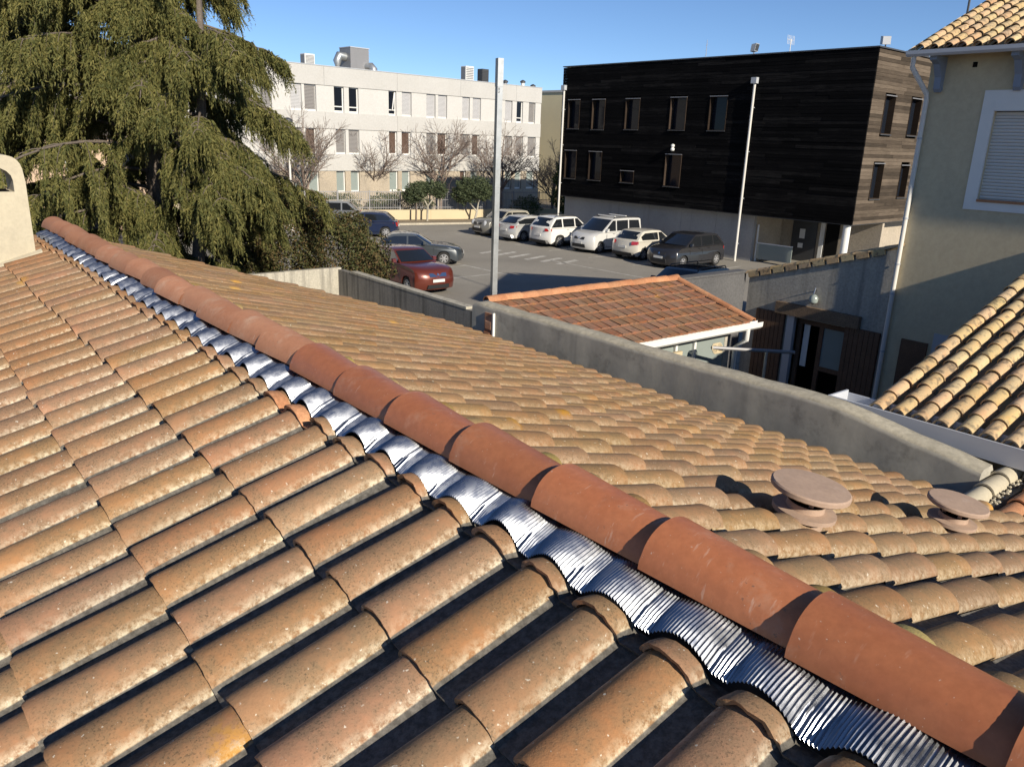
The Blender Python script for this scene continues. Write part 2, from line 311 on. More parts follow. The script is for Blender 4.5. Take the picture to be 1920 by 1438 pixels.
def mat_wood(name, a, b_, c, per, sc):
    m, nt, b = newmat(name); P = P_(nt); r = rnd01(nt)
    mp = nt.nodes.new('ShaderNodeMapping'); mp.inputs['Scale'].default_value = (0.7, 0.7, 14.0); nt.links.new(P, mp.inputs[0])
    n = noise(nt, mp.outputs[0], sc, 5, 0.7); n2 = noise(nt, P, 0.8, 4, 0.6)
    col = mixc(nt, ramp(nt, mth(nt, 'ADD', mth(nt, 'MULTIPLY', r, 0.55), mth(nt, 'MULTIPLY', n, 0.55)), [(0.25, a), (0.52, b_), (0.80, c)]), (0.5,0.5,0.5), (0.5,0.5,0.5)) if False else ramp(nt, mth(nt, 'ADD', mth(nt, 'ADD', mth(nt, 'MULTIPLY', r, per), mth(nt, 'MULTIPLY', n, 0.6)), mth(nt, 'MULTIPLY', n2, 0.25)), [(0.38, a), (0.62, b_), (0.92, c)])
    nt.links.new(col, b.inputs['Base Color']); b.inputs['Roughness'].default_value = 0.95; b.inputs['Specular IOR Level'].default_value = 0.05
    bump(nt, b, n, 0.3, 0.006); return m
M['wood_f'] = mat_wood('larch_front_shaded', (0.003,0.003,0.0034), (0.0065,0.0063,0.0068), (0.030,0.028,0.027), 0.28, 2.0)  # front boards: same larch, colour darkened for the unlit face
M['wood_s'] = mat_wood('larch_side_lit', (0.038,0.031,0.025), (0.078,0.062,0.048), (0.165,0.132,0.102), 0.42, 2.0)  # side boards: same larch, colour kept lighter for the sunlit end
M['reveal'] = mat_wood('reveal_larch', (0.022,0.016,0.013), (0.040,0.029,0.022), (0.065,0.047,0.036), 0.4, 2.0)
def mat_leaf(name, a, b_, c, sub=0.15):
    m, nt, b = newmat(name); g = nt.nodes.new('ShaderNodeNewGeometry'); P = g.outputs['Position']
    col = ramp(nt, mth(nt, 'ADD', mth(nt, 'MULTIPLY', g.outputs['Random Per Island'], 0.55), mth(nt, 'MULTIPLY', noise(nt, P, 0.9, 4, 0.6), 0.5)), [(0.22, a), (0.52, b_), (0.85, c)])
    nt.links.new(col, b.inputs['Base Color']); b.inputs['Roughness'].default_value = 0.7; b.inputs['Specular IOR Level'].default_value = 0.25
    tr = nt.nodes.new('ShaderNodeBsdfTranslucent'); nt.links.new(col, tr.inputs[0]); mx = nt.nodes.new('ShaderNodeMixShader'); mx.inputs[0].default_value = sub
    nt.links.new(b.outputs[0], mx.inputs[1]); nt.links.new(tr.outputs[0], mx.inputs[2]); nt.links.new(mx.outputs[0], nt.nodes['Material Output'].inputs[0])
    return m
M['cedar'] = mat_leaf('cedar_needles', (0.068,0.082,0.028), (0.140,0.140,0.044), (0.235,0.21,0.07), 0.28)
M['shrub'] = mat_leaf('bronze_shrub_leaves', (0.055,0.070,0.025), (0.085,0.085,0.032), (0.16,0.095,0.045), 0.15)
M['olive'] = mat_leaf('grey_green_leaves', (0.045,0.065,0.035), (0.07,0.09,0.045), (0.10,0.12,0.06), 0.15)
M['hedge'] = mat_leaf('hedge_leaves', (0.035,0.06,0.018), (0.06,0.09,0.028), (0.09,0.12,0.035), 0.15)
M['bark'] = mat_surf('grey_bark', (0.17,0.14,0.115), (0.12,0.10,0.085), 3.0, bs=0.5, bd=0.02, fine=(20,0.2))
M['twig'] = mat_surf('pale_bare_twigs', (0.24,0.185,0.155), (0.18,0.14,0.12), 2.0, bs=0, fine=(10,0.1))
M['tyre'] = mat_plain('tyre_rubber', (0.018,0.018,0.018), rough=0.85)
M['rim'] = mat_plain('alloy_rim', (0.45,0.45,0.46), rough=0.35, metal=0.6)
M['carglass'] = mat_plain('car_glass', (0.012,0.014,0.017), rough=0.03, spec=0.8, coat=0.5)
M['trim'] = mat_plain('black_trim', (0.022,0.022,0.024), rough=0.55)
M['lamp_f'] = mat_plain('clear_headlamp', (0.62,0.64,0.66), rough=0.12, coat=1.0)
M['lamp_r'] = mat_plain('red_lamp', (0.30,0.012,0.010), rough=0.15, coat=1.0)
M['plate'] = mat_plain('number_plate', (0.62,0.62,0.60), rough=0.4)
M['chrome'] = mat_plain('chrome', (0.62,0.63,0.64), rough=0.18, metal=1.0)
def paint(name, c, rough=0.35, flake=0.0):
    return mat_plain(name, c, rough=rough, metal=flake, spec=0.5, var=0.03, coat=0.8)

# ------------------------------------------------------------------ ground and parking lot
g = MB().add([(-600,-600,0),(600,-600,0),(600,900,0),(-600,900,0)], [(0,1,2,3)]).build('ground', M['dirt'], kind='structure')
lot = MB().add([W(10.2,20.6,0.004),W(10.2,11.2,0.004),W(34,11.2,0.004),(40,62,0.004),(0.5,60.5,0.004),(-6.5,56.2,0.004),(-24,50,0.004),(-26,30,0.004)], [(0,1,2,3,4,5,6,7)]).build('parking_lot', M['asphalt'], kind='structure')
MB().add([W(6.9,2.0,0.004),W(16,2.0,0.004),W(16,10.8,0.004),W(6.9,10.8,0.004)], [(0,1,2,3)]).build('courtyard_paving', M['yard'], kind='structure')
# worn painted markings, in the car park's own directions
BE = R(-41.467); DD = Vector((math.sin(BE), math.cos(BE), 0)); DN = Vector((math.cos(BE), -math.sin(BE), 0))   # along the dark facade / into it
def ST_(s, t, z=0.0): return DD*s + DN*t + Vector((0,0,z))
def marking(s0, s1, t0, t1, sk=0.0):
    MB().add([ST_(s0,t0,0.008),ST_(s0,t1,0.008) + DD*sk,ST_(s1,t1,0.008) + DD*sk,ST_(s1,t0,0.008)], [(0,1,2,3)]).build('marking', M['paint'], lot, kind='structure')
for s in (22.3, 25.2, 28.2, 31.15, 34.0, 36.75, 39.6): marking(s-0.05, s+0.05, 29.9, 34.8)
for k in range(6): marking(27.2+k*0.95, 27.55+k*0.95, 26.9-k*0.2, 28.7-k*0.2, 0.5)
for k in range(4): marking(31.6+k*1.1, 32.05+k*1.1, 22.2, 24.6, 0.6)
marking(20.2, 28.5, 27.4, 27.5)
for k in range(4): marking(26.6+k*2.5, 26.7+k*2.5, 18.0, 22.6)
marking(26.0, 36.2, 22.6, 22.72)
dr = gthing('drain_grate', 'small dark iron drain grate set in the asphalt', 'drain', 0, 0)
dr.location = (1.2, 34.3, 0.004); dr.rotation_euler = (0,0,0.5)
MB().box(-0.42,0.42,-0.25,0.25,0,0.006).build('frame', M['greymetal'], dr)
for k in range(6): MB().box(-0.38+k*0.13,-0.31+k*0.13,-0.2,0.2,0.007,0.012).build('bar', M['darkmetal'], dr)

# ------------------------------------------------------------------ clay tile meshes
def tile_mesh(name, wb, h, pan, L, taper, thick, drop, mat, seed, nb=11, over=0.012, rag=0.002):
    """one-piece roman tile: barrel over x 0..wb and flat pan over wb..wb+pan; toe at y=0, head at y=L"""
    rg = random.Random(seed); mb = MB()
    ys = [0.0, 0.012, L*0.33, L*0.66, L]
    def prof(y, inner):
        k = 1 - taper*y/L; c = wb/2; r = wb/2*k; hh = h*(1 - taper*1.2*y/L); z0 = drop*(1 - y/(L*0.88))
        t = thick if inner else 0.0; pts = []
        for a in range(nb+1):
            q = math.pi*(0.06 + 0.88*a/nb)
            e = abs(math.sin(q))**0.9
            pts.append((c - (r-t)*math.cos(q)/math.cos(math.pi*0.06), z0 - h*0.12 + max(0.0, (hh*1.0-t)*e)*1.10))
        if pan > 0:
            x1 = wb + pan + over
            for f in (0.12, 0.9, 1.0):
                pts.append((wb*1.0 + (x1-wb)*f, z0 - t*0.8 - 0.010 + (0.004 if f == 1.0 else 0)))
        return pts
    n = None; rows = []
    jit = [rg.uniform(-rag, rag) for _ in range(40)]
    for yi, y in enumerate(ys):
        p = prof(y, False); n = len(p)
        row = []
        for i, (x, z) in enumerate(p):
            yy = y + (jit[i] if yi == 0 else 0)
            row.append(((x, yy, z + (-(0.003) if yi == 0 else 0) + rg.uniform(-0.0012, 0.0012)), (i/(nb)*0.74 if i <= nb else 0.75 + 0.25*(i-nb)/3, y/L)))
        rows.append(row)
    pi = prof(0.0, True); inn = [((x, jit[i]+0.001, z-0.001), (i/(nb)*0.74 if i <= nb else 0.9, 0.0)) for i, (x, z) in enumerate(pi)]
    pi2 = prof(min(0.06, L*0.8), True); inn2 = [((x, min(0.06, L*0.8), z-0.002), (i/(nb)*0.74 if i <= nb else 0.9, 0.1)) for i, (x, z) in enumerate(pi2)]
    allr = [inn2, inn] + rows
    vs = [p[0] for r_ in allr for p in r_]; uvs = [p[1] for r_ in allr for p in r_]
    fs = [(j*n+i, j*n+i+1, (j+1)*n+i+1, (j+1)*n+i) for j in range(len(allr)-1) for i in range(n-1)]
    # side edge of the barrel (the thickness one sees along its foot)
    lo = len(vs)
    for j, y in enumerate(ys):
        x, z = rows[j][0][0][0], rows[j][0][0][2]
        vs.append((x + thick*0.5, y, z - thick)); uvs.append((0.0, y/L))
    for j in range(len(ys)-1): fs.append(((j+2)*n, (j+3)*n, lo+j+1, lo+j))
    mb.add(vs, fs, 0, uvs)
    return mb.mesh(name, mat, 50)
def join_meshes(name, items, mat):
    """items: (mesh, Matrix) joined into one mesh with uvs"""
    V, T, U = [], [], []; b = 0
    cache = {}
    for me, mx in items:
        if me.name not in cache:
            me.calc_loop_triangles(); nv = len(me.vertices); co = np.zeros(nv*3, np.float32); me.vertices.foreach_get('co', co); co = co.reshape(-1,3)
            tv = np.zeros(len(me.loop_triangles)*3, np.int32); me.loop_triangles.foreach_get('vertices', tv)
            lv = np.zeros(len(me.loops), np.int32); me.loops.foreach_get('vertex_index', lv); uv = np.zeros(len(me.loops)*2, np.float32); me.uv_layers[0].data.foreach_get('uv', uv)
            vu = np.zeros((nv,2), np.float32); vu[lv] = uv.reshape(-1,2); cache[me.name] = (co, tv.reshape(-1,3), vu)
        co, tv, vu = cache[me.name]; A = np.array(mx)
        V.append(co @ A[:3,:3].T + A[:3,3]); T.append(tv + b); U.append(vu); b += len(co)
    V = np.concatenate(V); T = np.concatenate(T); U = np.concatenate(U)
    me = npmesh(name, V, T, mat); uvl = me.uv_layers.new(name='UVMap'); uvl.data.foreach_set('uv', U[T.ravel()].ravel())
    me.polygons.foreach_set('use_smooth', [True]*len(me.polygons)); me.set_sharp_from_angle(angle=R(50)); return me

# ------------------------------------------------------------------ the tiled house we stand on
PT, CQ = 0.215, 0.3751            # tile pitch along the ridge, course length down the slope
SLL, SLR = R(17.76), R(17.16)
U_END, U_NEAR = 9.25, -2.4
house = gthing('tiled_roof_house', 'house with weathered terracotta tile roof and new red ridge caps', 'house', 1.4, 3.0)
HO = Vector((1.4, 3.0, 0.0))
def slope_obj(name, origin, xv, yv, zv, mb, mat):
    o = mb.build(name, mat, house)
    o.matrix_parent_inverse = Matrix.Identity(4)
    org = Vector(origin) - HO
    o.matrix_basis = Matrix(((xv[0],yv[0],zv[0],org.x),(xv[1],yv[1],zv[1],org.y),(xv[2],yv[2],zv[2],org.z),(0,0,0,1)))
    return o
cl, sL_ = math.cos(SLL), math.sin(SLL); cr_, sR_ = math.cos(SLR), math.sin(SLR)
left = slope_obj('left_roof_slope', (0.84, 0.0, 4.39), (0,-1,0), (cl,0,sL_), (-sL_,0,cl), MB().box(-U_END+0.05, -U_NEAR, -3.55, 0.56, -0.09, -0.035), M['deck'])
right = slope_obj('right_roof_slope', (2.08, 0.0, 4.35), (0,1,0), (-cr_,0,sR_), (sR_,0,cr_), MB().box(U_NEAR, U_END-0.05, -4.10, 0.70, -0.09, -0.035), M['deck'])
WB = 0.145
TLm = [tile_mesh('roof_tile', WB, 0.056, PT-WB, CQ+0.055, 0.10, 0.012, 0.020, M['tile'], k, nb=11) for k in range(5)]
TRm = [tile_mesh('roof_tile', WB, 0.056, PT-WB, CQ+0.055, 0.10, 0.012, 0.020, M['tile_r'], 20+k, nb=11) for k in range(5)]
rg = random.Random(3)
cand = []
def mw(par_origin, xv, yv, zv, loc):
    p = Vector(par_origin) + Vector(xv)*loc[0] + Vector(yv)*loc[1] + Vector(zv)*loc[2]
    return W(p.x, p.y, p.z)
for side in 'LR':
    for i in range(-17, 38):
        for j in range(0, 10) if side == 'L' else range(0, 12):
            if side == 'L':
                u0 = 1.27 + PT*i; loc = (-(u0+WB), -CQ*j, 0.0)
                if u0 + WB > U_END or u0 < U_NEAR: continue
                wc = mw((0.84,0,4.39), (0,-1,0), (cl,0,sL_), (-sL_,0,cl), (loc[0]+0.1, loc[1]+0.18, 0.05))
            else:
                u0 = 1.21 + PT*i; loc = (u0, -CQ*j, 0.0)
                if u0 + WB > U_END or u0 < U_NEAR: continue
                wc = mw((2.08,0,4.35), (0,1,0), (-cr_,0,sR_), (sR_,0,cr_), (loc[0]+0.1, loc[1]+0.18, 0.05))
            # the chimney stands on the left slope: leave its foot free of tiles
            p = project(wc); d = (wc - CAMP).length
            vis = p is not None and -80 < p[0] < 2000 and -50 < p[1] < 1500
            nrm = W(-sL_, 0, cl) if side == 'L' else W(sR_, 0, cr_)
            sc = (abs((wc-CAMP).normalized().dot(nrm)) / d**2) if vis else 0.0
            jit = (loc[0]+rg.uniform(-.004,.004), loc[1]+rg.uniform(-.010,.010), loc[2]+rg.uniform(-.003,.004)); rot = (rg.uniform(-.008,.008), rg.uniform(-.022,.022), rg.uniform(-.020,.020))
            cand.append((sc, side, rg.randrange(5), jit, rot))
cand.sort(key=lambda c: -c[0])
rest = {'L': [], 'R': []}
for n_, (sc, side, k, loc, rot) in enumerate(cand):
    me = (TLm if side == 'L' else TRm)[k]
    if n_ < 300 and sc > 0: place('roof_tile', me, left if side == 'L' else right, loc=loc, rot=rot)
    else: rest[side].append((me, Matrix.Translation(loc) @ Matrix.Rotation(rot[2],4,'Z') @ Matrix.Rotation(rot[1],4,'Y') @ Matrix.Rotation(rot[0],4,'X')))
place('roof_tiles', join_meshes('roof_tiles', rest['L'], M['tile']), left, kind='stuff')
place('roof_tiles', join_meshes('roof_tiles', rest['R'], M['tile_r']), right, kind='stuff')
# short cut tiles at the ridge
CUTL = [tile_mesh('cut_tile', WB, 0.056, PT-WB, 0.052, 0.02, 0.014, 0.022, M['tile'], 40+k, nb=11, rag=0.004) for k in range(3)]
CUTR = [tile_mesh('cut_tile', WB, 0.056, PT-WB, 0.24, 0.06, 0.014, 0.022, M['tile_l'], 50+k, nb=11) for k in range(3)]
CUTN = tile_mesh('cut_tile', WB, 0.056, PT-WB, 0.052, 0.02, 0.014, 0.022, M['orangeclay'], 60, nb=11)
for i in range(-13, 37):
    u0 = 1.27 + PT*i
    if U_NEAR < u0 and u0+WB < U_END:
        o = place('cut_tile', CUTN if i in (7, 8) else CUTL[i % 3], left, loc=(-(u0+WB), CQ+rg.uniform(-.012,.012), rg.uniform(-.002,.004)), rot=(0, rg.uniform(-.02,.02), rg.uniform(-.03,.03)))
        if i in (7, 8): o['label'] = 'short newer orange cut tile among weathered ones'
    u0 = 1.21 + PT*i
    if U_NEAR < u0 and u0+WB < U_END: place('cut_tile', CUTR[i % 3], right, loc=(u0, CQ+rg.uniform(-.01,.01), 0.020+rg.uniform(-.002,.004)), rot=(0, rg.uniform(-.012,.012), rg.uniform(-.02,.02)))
# pleated aluminium flashing that follows the barrels
def flashing(side):
    mb = MB(); pl = 0.0098; n = int((U_END-0.05-U_NEAR)/pl)*4
    us = [U_NEAR + i*pl/4 for i in range(n+1)]
    nv = 10
    fold = {}
    for k in range(-20, 60): fold[k] = rg.uniform(0.6, 1.4)
    vs = []
    for j in range(nv+1):
        f = j/nv
        for i, u in enumerate(us):
            if side == 'L':
                ph = ((u - 1.27) / PT) % 1.0; k = int((u-1.27)//PT)
                v = 1.226 + 0.19*f + 0.006*math.sin(u*9.0) * (1-f) + 0.004*fold.get(k,1)*(1-f); zb = 4.39 + (v-0.84)*math.tan(SLL)
            else:
                ph = ((u - 1.21) / PT) % 1.0; k = int((u-1.21)//PT)
                v = 1.63 - 0.17*f + 0.008*math.sin(u*7.0)*(1-f); zb = 4.35 - (v-2.08)*math.tan(SLR)
            w = WB/PT
            p2 = (ph + 0.5*(0.80-w)) % 1.0; hump = max(0.0, math.sin(math.pi*min(1.0, p2/0.80)))**0.9 if p2 < 0.80 else 0.0
            pleat = 0.0030*(0 if i % 4 in (0, 2) else (1 if i % 4 == 1 else -1)) * (1 - 0.25*f)
            g = min(1.0, f*5.0)
            z = zb + (0.024 + 0.012*g + 0.020*f) + (hump*max(0.0, 0.044 - 0.006*g - 0.036*f) if side == 'L' else hump*(0.084 - 0.02*f) - 0.004) + pleat + 0.004*math.sin(u*23.0+fold.get(k,1)*3)*(1-f)
            vs.append((v-HO.x, u-HO.y, z))
    m_ = n+1
    fs = [(j*m_+i, j*m_+i+1, (j+1)*m_+i+1, (j+1)*m_+i) for j in range(nv) for i in range(n)]
    mb.add(vs, fs); return mb.build('pleated_flashing', M['alu'], house, smooth=80)
flashing('L'); flashing('R')
# ridge caps, each overlapping the one farther off
def ridge_mesh(name, mat, seed, L=0.455):
    rg2 = random.Random(seed); mb = MB(); ns, nl = 18, 6
    def ring(f, off):
        hw = 0.088 + 0.020*f - off; hh = 0.080 + 0.020*f - off; zz = 0.004 + 0.012*f
        pts = []
        for a in range(ns+1):
            q = math.pi*a/ns; e = 1.0
            lip = 0.004 if a in (1, ns-1) else (0.0055 if a in (0, ns) else 0)
            pts.append((-(hw+lip)*math.cos(q)*(1 if 0 < a < ns else 1.0), zz + max(0, (hh+lip)*math.sin(q)**0.92)))
        return pts
    rows = []
    for j in range(nl+1):
        f = j/nl; rows.append([(x, -L + L*f, z) for x, z in ring(f, 0)])
    rows.append([(x, 0.0, z) for x, z in ring(1, 0.014)]); rows.append([(x, -0.08, z) for x, z in ring(0.85, 0.015)])
    n = ns+1
    vs = [p for r_ in rows for p in r_]
    fs = [(j*n+i, j*n+i+1, (j+1)*n+i+1, (j+1)*n+i) for j in range(len(rows)-1) for i in range(ns)]
    for side in (0, ns):
        b = len(vs)
        for j in range(nl+1): x, y, z = rows[j][side]; vs.append((x*0.90, y, z))
        for j in range(nl): fs.append((j*n+side, (j+1)*n+side, b+j+1, b+j) if side == 0 else ((j+1)*n+side, j*n+side, b+j, b+j+1))
    mb.add(vs, fs); return mb.mesh(name, mat, 48)
RC = [ridge_mesh('ridge_tile', M['ridgeclay'], k) for k in range(2)]; RO = [ridge_mesh('ridge_tile', M['ridgeold'], 5+k) for k in range(2)]
k = -7
while True:
    ul = 1.125 + 0.41*k
    if ul > U_END + 0.12: break
    if ul > U_NEAR + 0.3:
        far = k > 5
        o = place('ridge_tile', (RO if far else RC)[k % 2], house, loc=(1.432-HO.x+rg.uniform(-.008,.008)*(2 if far else .7), ul-HO.y, 4.602+rg.uniform(-.003,.006)), rot=(rg.uniform(-.008,.008) - (0.035 if far else 0.008), rg.uniform(-.05,.05), rg.uniform(-.022,.022)))
    k += 1
# flat terracotta roof vents
def roof_vent(u, v, s):
    yl = (2.08 - v)/cr_
    b = MB()
    b.lathe([(0.09*s,-0.05),(0.09*s,0.028),(0.132*s,0.032),(0.132*s,0.050),(0.080*s,0.054),(0.078*s,0.078),(0.070*s,0.080)], n=56, wob=0.012)
    o = b.build('roof_vent', M['vent'], right, smooth=35, label='terracotta disc roof vent with flat round cap')
    nw = Vector((0.656*0.13, -0.755*0.13, 0.99)).normalized()     # normal in (v, u, z)
    nl = Vector((nw.y, -cr_*nw.x + sR_*nw.z, sR_*nw.x + cr_*nw.z))
    o.location = (u, yl, 0.040); o.rotation_euler = nl.to_track_quat('Z', 'Y').to_euler()
    MB().lathe([(0.076*s,0.0),(0.076*s,0.003)], n=24, c=(0,0,0.0795)).build('throat', M['hole'], o)
    for a in range(4):
        q = a*math.pi/2 + 0.4; MB().box(0.062*s*math.cos(q)-0.009, 0.062*s*math.cos(q)+0.009, 0.062*s*math.sin(q)-0.009, 0.062*s*math.sin(q)+0.009, 0.080, 0.126).build('post', M['vent'], o)
    MB().lathe([(0.05*s,0.122),(0.155*s,0.124),(0.164*s,0.130),(0.164*s,0.146),(0.158*s,0.152),(0.06*s,0.156),(0.0501*s,0.156)], n=64, wob=0.010).build('cap', M['vent'], o, smooth=35)
roof_vent(1.50, 2.72, 0.95); roof_vent(1.46, 4.14, 0.90)
# walls of the house
hw = MB(); y0, y1 = U_NEAR+0.15-HO.y, U_END-0.12-HO.y
hw.prism([(-2.30-HO.x, 0), (5.85-HO.x, 0), (5.85-HO.x, 3.02), (1.41-HO.x, 4.42), (-2.30-HO.x, 3.25)], y0, y1, lambda a, b, c: (a, c, b))
hw.build('wall', M['pink'], house)
# chimney: arched cowl with a through opening
ch = MB(); cx, cy0, cy1, zb = 0.86-HO.x, 8.16-HO.y, 8.58-HO.y, 4.15
arch = lambda r, c0, z0, k: [(c0 + r*math.cos(math.pi*a/k), z0 + r*0.85*math.sin(math.pi*a/k)) for a in range(k+1)]
out = [(cx-0.225, zb), (cx+0.225, zb)] + [(cx+0.222, 5.13)] + [(cx + 0.215*math.cos(q)**0.55 if math.cos(q) >= 0 else cx - 0.215*abs(math.cos(q))**0.55, 5.17 + 0.185*math.sin(q)**0.75) for q in [math.pi*a/12 for a in range(1, 12)]] + [(cx-0.222, 5.13)]
hole = [(cx-0.13, 5.045), (cx+0.13, 5.045)] + arch(0.13, cx, 5.14, 8)
nO, nH = len(out), len(hole)
import bmesh
def plate_with_hole(mb, out, hole, ya, yb):
    bm = bmesh.new()
    vo = [bm.verts.new((x, 0, z)) for x, z in out]; vh = [bm.verts.new((x, 0, z)) for x, z in hole]
    eo = [bm.edges.new((vo[i], vo[(i+1) % len(vo)])) for i in range(len(vo))]; eh = [bm.edges.new((vh[i], vh[(i+1) % len(vh)])) for i in range(len(vh))]
    bmesh.ops.triangle_fill(bm, use_beauty=True, use_dissolve=False, edges=eo+eh)
    bm.verts.index_update(); tr = [[v.index for v in f.verts] for f in bm.faces]; co = [(v.co.x, v.co.z) for v in bm.verts]; bm.free()
    for y, fl in ((ya, 1), (yb, -1)): mb.add([(x, y, z) for x, z in co], [tuple(t[::fl]) for t in tr])
    for pl, fl in ((out, 1), (hole, -1)):
        n = len(pl); mb.add([(x, ya, z) for x, z in pl]+[(x, yb, z) for x, z in pl], [((i, (i+1) % n, n+(i+1) % n, n+i) if fl > 0 else (n+i, n+(i+1) % n, (i+1) % n, i)) for i in range(n)])
plate_with_hole(ch, out, hole, cy0, cy1)
cho = ch.build('chimney', M['chimney'], house, label='cream rendered chimney with arched open top')
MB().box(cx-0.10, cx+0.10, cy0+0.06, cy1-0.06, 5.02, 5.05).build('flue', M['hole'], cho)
fb = MB(); fb.hexa([(cx-0.27, cy0-0.05, 4.15+0.02), (cx+0.27, cy0-0.05, 4.15+0.20), (cx+0.27, cy0+0.0, 4.15+0.20), (cx-0.27, cy0+0.0, 4.15+0.02), (cx-0.27, cy0-0.05, 4.36), (cx+0.27, cy0-0.05, 4.535), (cx+0.27, cy0+0.0, 4.55), (cx-0.27, cy0, 4.375)])
fb.build('mortar_fillet', M['chimney'], cho)

# ------------------------------------------------------------------ walls round the plot
def gpart(mb, o, **k): pass
gw = gthing('boundary_wall', 'long grey cement rendered wall with lichened top beside the tiled roof', 'wall', 6.6, 5.5)
def uneven_wall(th, v0, v1, u0, u1, zt, step=0.115, amp=0.005, O=(0,0,0), seed=1, mat=None, topm=None, z0=0.0, name='wall_body', zslope=0.0):
    """rendered wall with a rounded, slightly wandering top"""
    r2 = random.Random(seed); n = int(abs(u1-u0)/step); vs = []; fs = []
    prev = 0
    sec = 7
    for i in range(n+1):
        f = i/n; u = u0 + (u1-u0)*f; prev = prev*0.7 + r2.uniform(-amp, amp); z = zt(u) + prev; w = v1 - v0
        ring = [(v0, z0), (v0, z-0.06), (v0+0.03*w, z-0.025), (v0+0.18*w, z), (v1-0.18*w, z+0.006), (v1, z-0.05), (v1, z0)]
        for (a, b) in ring: vs.append((a + r2.uniform(-.004,.004) - O[0], u - O[1], b - O[2]))
    for i in range(n):
        for k_ in range(sec-1): fs.append((i*sec+k_, i*sec+k_+1, (i+1)*sec+k_+1, (i+1)*sec+k_))
    fs += [tuple(range(sec)), tuple(n*sec+k_ for k_ in range(sec-1, -1, -1))]
    if u1 < u0: fs = [f[::-1] for f in fs]
    mb = MB(); mb.add(vs, fs)
    for i, f in enumerate(fs[:-2]): mb.m[i] = 1 if (i % 6) in (2, 3, 4) else 0
    return mb.build(name, [mat, topm], th, smooth=60)
def ztop(u): return 3.44 - (0.13*(3.4-u) if u < 3.4 else 0) + 0.006*math.sin(u*2.1) - (0.05 if u > 8.85 else 0)
uneven_wall(gw, 6.46, 6.70, 8.95, 2.13, ztop, O=(6.6,5.5,0), mat=M['greywall'], topm=M['walltop'])
pat = MB(); pat.box(6.44-6.6, 6.456-6.6, 8.45-5.5, 8.62-5.5, 2.75, 3.33); pat.build('bare_brick_patch', M['ridgeold'], gw)
for dz, du in ((0.0, 0.0), (0.16, 0.02), (0.32, -0.01)): MB().box(6.425-6.6, 6.45-6.6, 8.47+du-5.5, 8.60+du-5.5, 2.79+dz, 2.90+dz).build('brick', M['ridgeold'], gw)
MB().box(6.425-6.6, 6.458-6.6, 8.405-5.5, 8.43-5.5, 2.6, 3.35).build('edge_strip', M['pvc'], gw)
# concrete walls at the car park edge
lw = gthing('concrete_wall', 'pale sunlit concrete garden wall below the shrub', 'wall', 5, 20.5)
for k in range(6): MB().box(-5.0+k*1.7, -3.306+k*1.7, 0, 0.16, 0, 2.02 + 0.01*(k % 2)).build('panel', M['concrete'], lw)
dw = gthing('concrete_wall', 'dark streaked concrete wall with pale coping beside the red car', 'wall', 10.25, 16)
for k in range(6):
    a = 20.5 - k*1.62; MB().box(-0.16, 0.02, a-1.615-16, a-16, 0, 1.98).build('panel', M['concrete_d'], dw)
MB().box(-0.17, 0.05, 14.2-16, 19.75-16, 1.98, 2.035).build('coping', M['concrete'], dw)  # lighter concrete tone paints the sunlit top
bw = gthing('rear_yard_wall', 'shaded wall, darkened in its colour, between the small shed and the stained yard wall', 'wall', 13, 11.1)
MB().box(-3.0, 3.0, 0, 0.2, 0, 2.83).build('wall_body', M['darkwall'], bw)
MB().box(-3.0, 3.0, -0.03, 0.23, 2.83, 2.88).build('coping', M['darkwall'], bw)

# ------------------------------------------------------------------ small shed with orange interlocking tiles
shed = gthing('garden_shed', 'lean-to shed with orange interlocking tile roof and white gutter', 'shed', 8.9, 8.2)
SV0, SV1, SU0, SU1, SZ0, SZ1 = 6.78, 10.95, 7.35, 9.0, 2.93, 3.37
sp = math.atan2(SZ1-SZ0, SU1-SU0); slen = (SU1-SU0)/math.cos(sp)
sdk = MB().box(0, SV1-SV0, 0, slen, -0.07, -0.012).build('roof', M['deck'], shed)
sdk.matrix_basis = Matrix.Translation((SV0-8.9, SU0-8.2, SZ0)) @ Matrix.Rotation(sp, 4, 'X')
nrow, ncol = 7, 21; re = slen/nrow; cw = (SV1-SV0-0.10)/ncol
def flat_tile(seed):
    r2 = random.Random(seed); mb = MB(); n = 9; L = re*1.12
    xs = [i/n for i in range(n+1)]; pz = [0.004+0.016*abs(math.sin(math.pi*2*x)) + (0.012 if x in (0.0,) else 0) for x in xs]
    vs = []; uvs = []
    for y, dz in ((0.0, -0.012), (0.0, 0.014), (L, -0.004)):
        for x, z in zip(xs, pz): vs.append((x*cw*1.0, y, z+dz if dz > 0 else z*0.3+dz)); uvs.append((0.25+0.4*x, y/L))
    m_ = n+1; fs = [(j*m_+i, j*m_+i+1, (j+1)*m_+i+1, (j+1)*m_+i) for j in range(2) for i in range(n)]
    mb.add(vs, fs, 0, uvs); return mb.mesh('roof_tile', M['shedtile'], 50)
FT = [flat_tile(k) for k in range(3)]
for j in range(nrow):
    for i in range(ncol): place('roof_tile', FT[rg.randrange(3)], sdk, loc=(i*cw, j*re, 0.004+rg.uniform(0,.004)), rot=(rg.uniform(-.008,.008), rg.uniform(-.01,.01), rg.uniform(-.01,.01)))
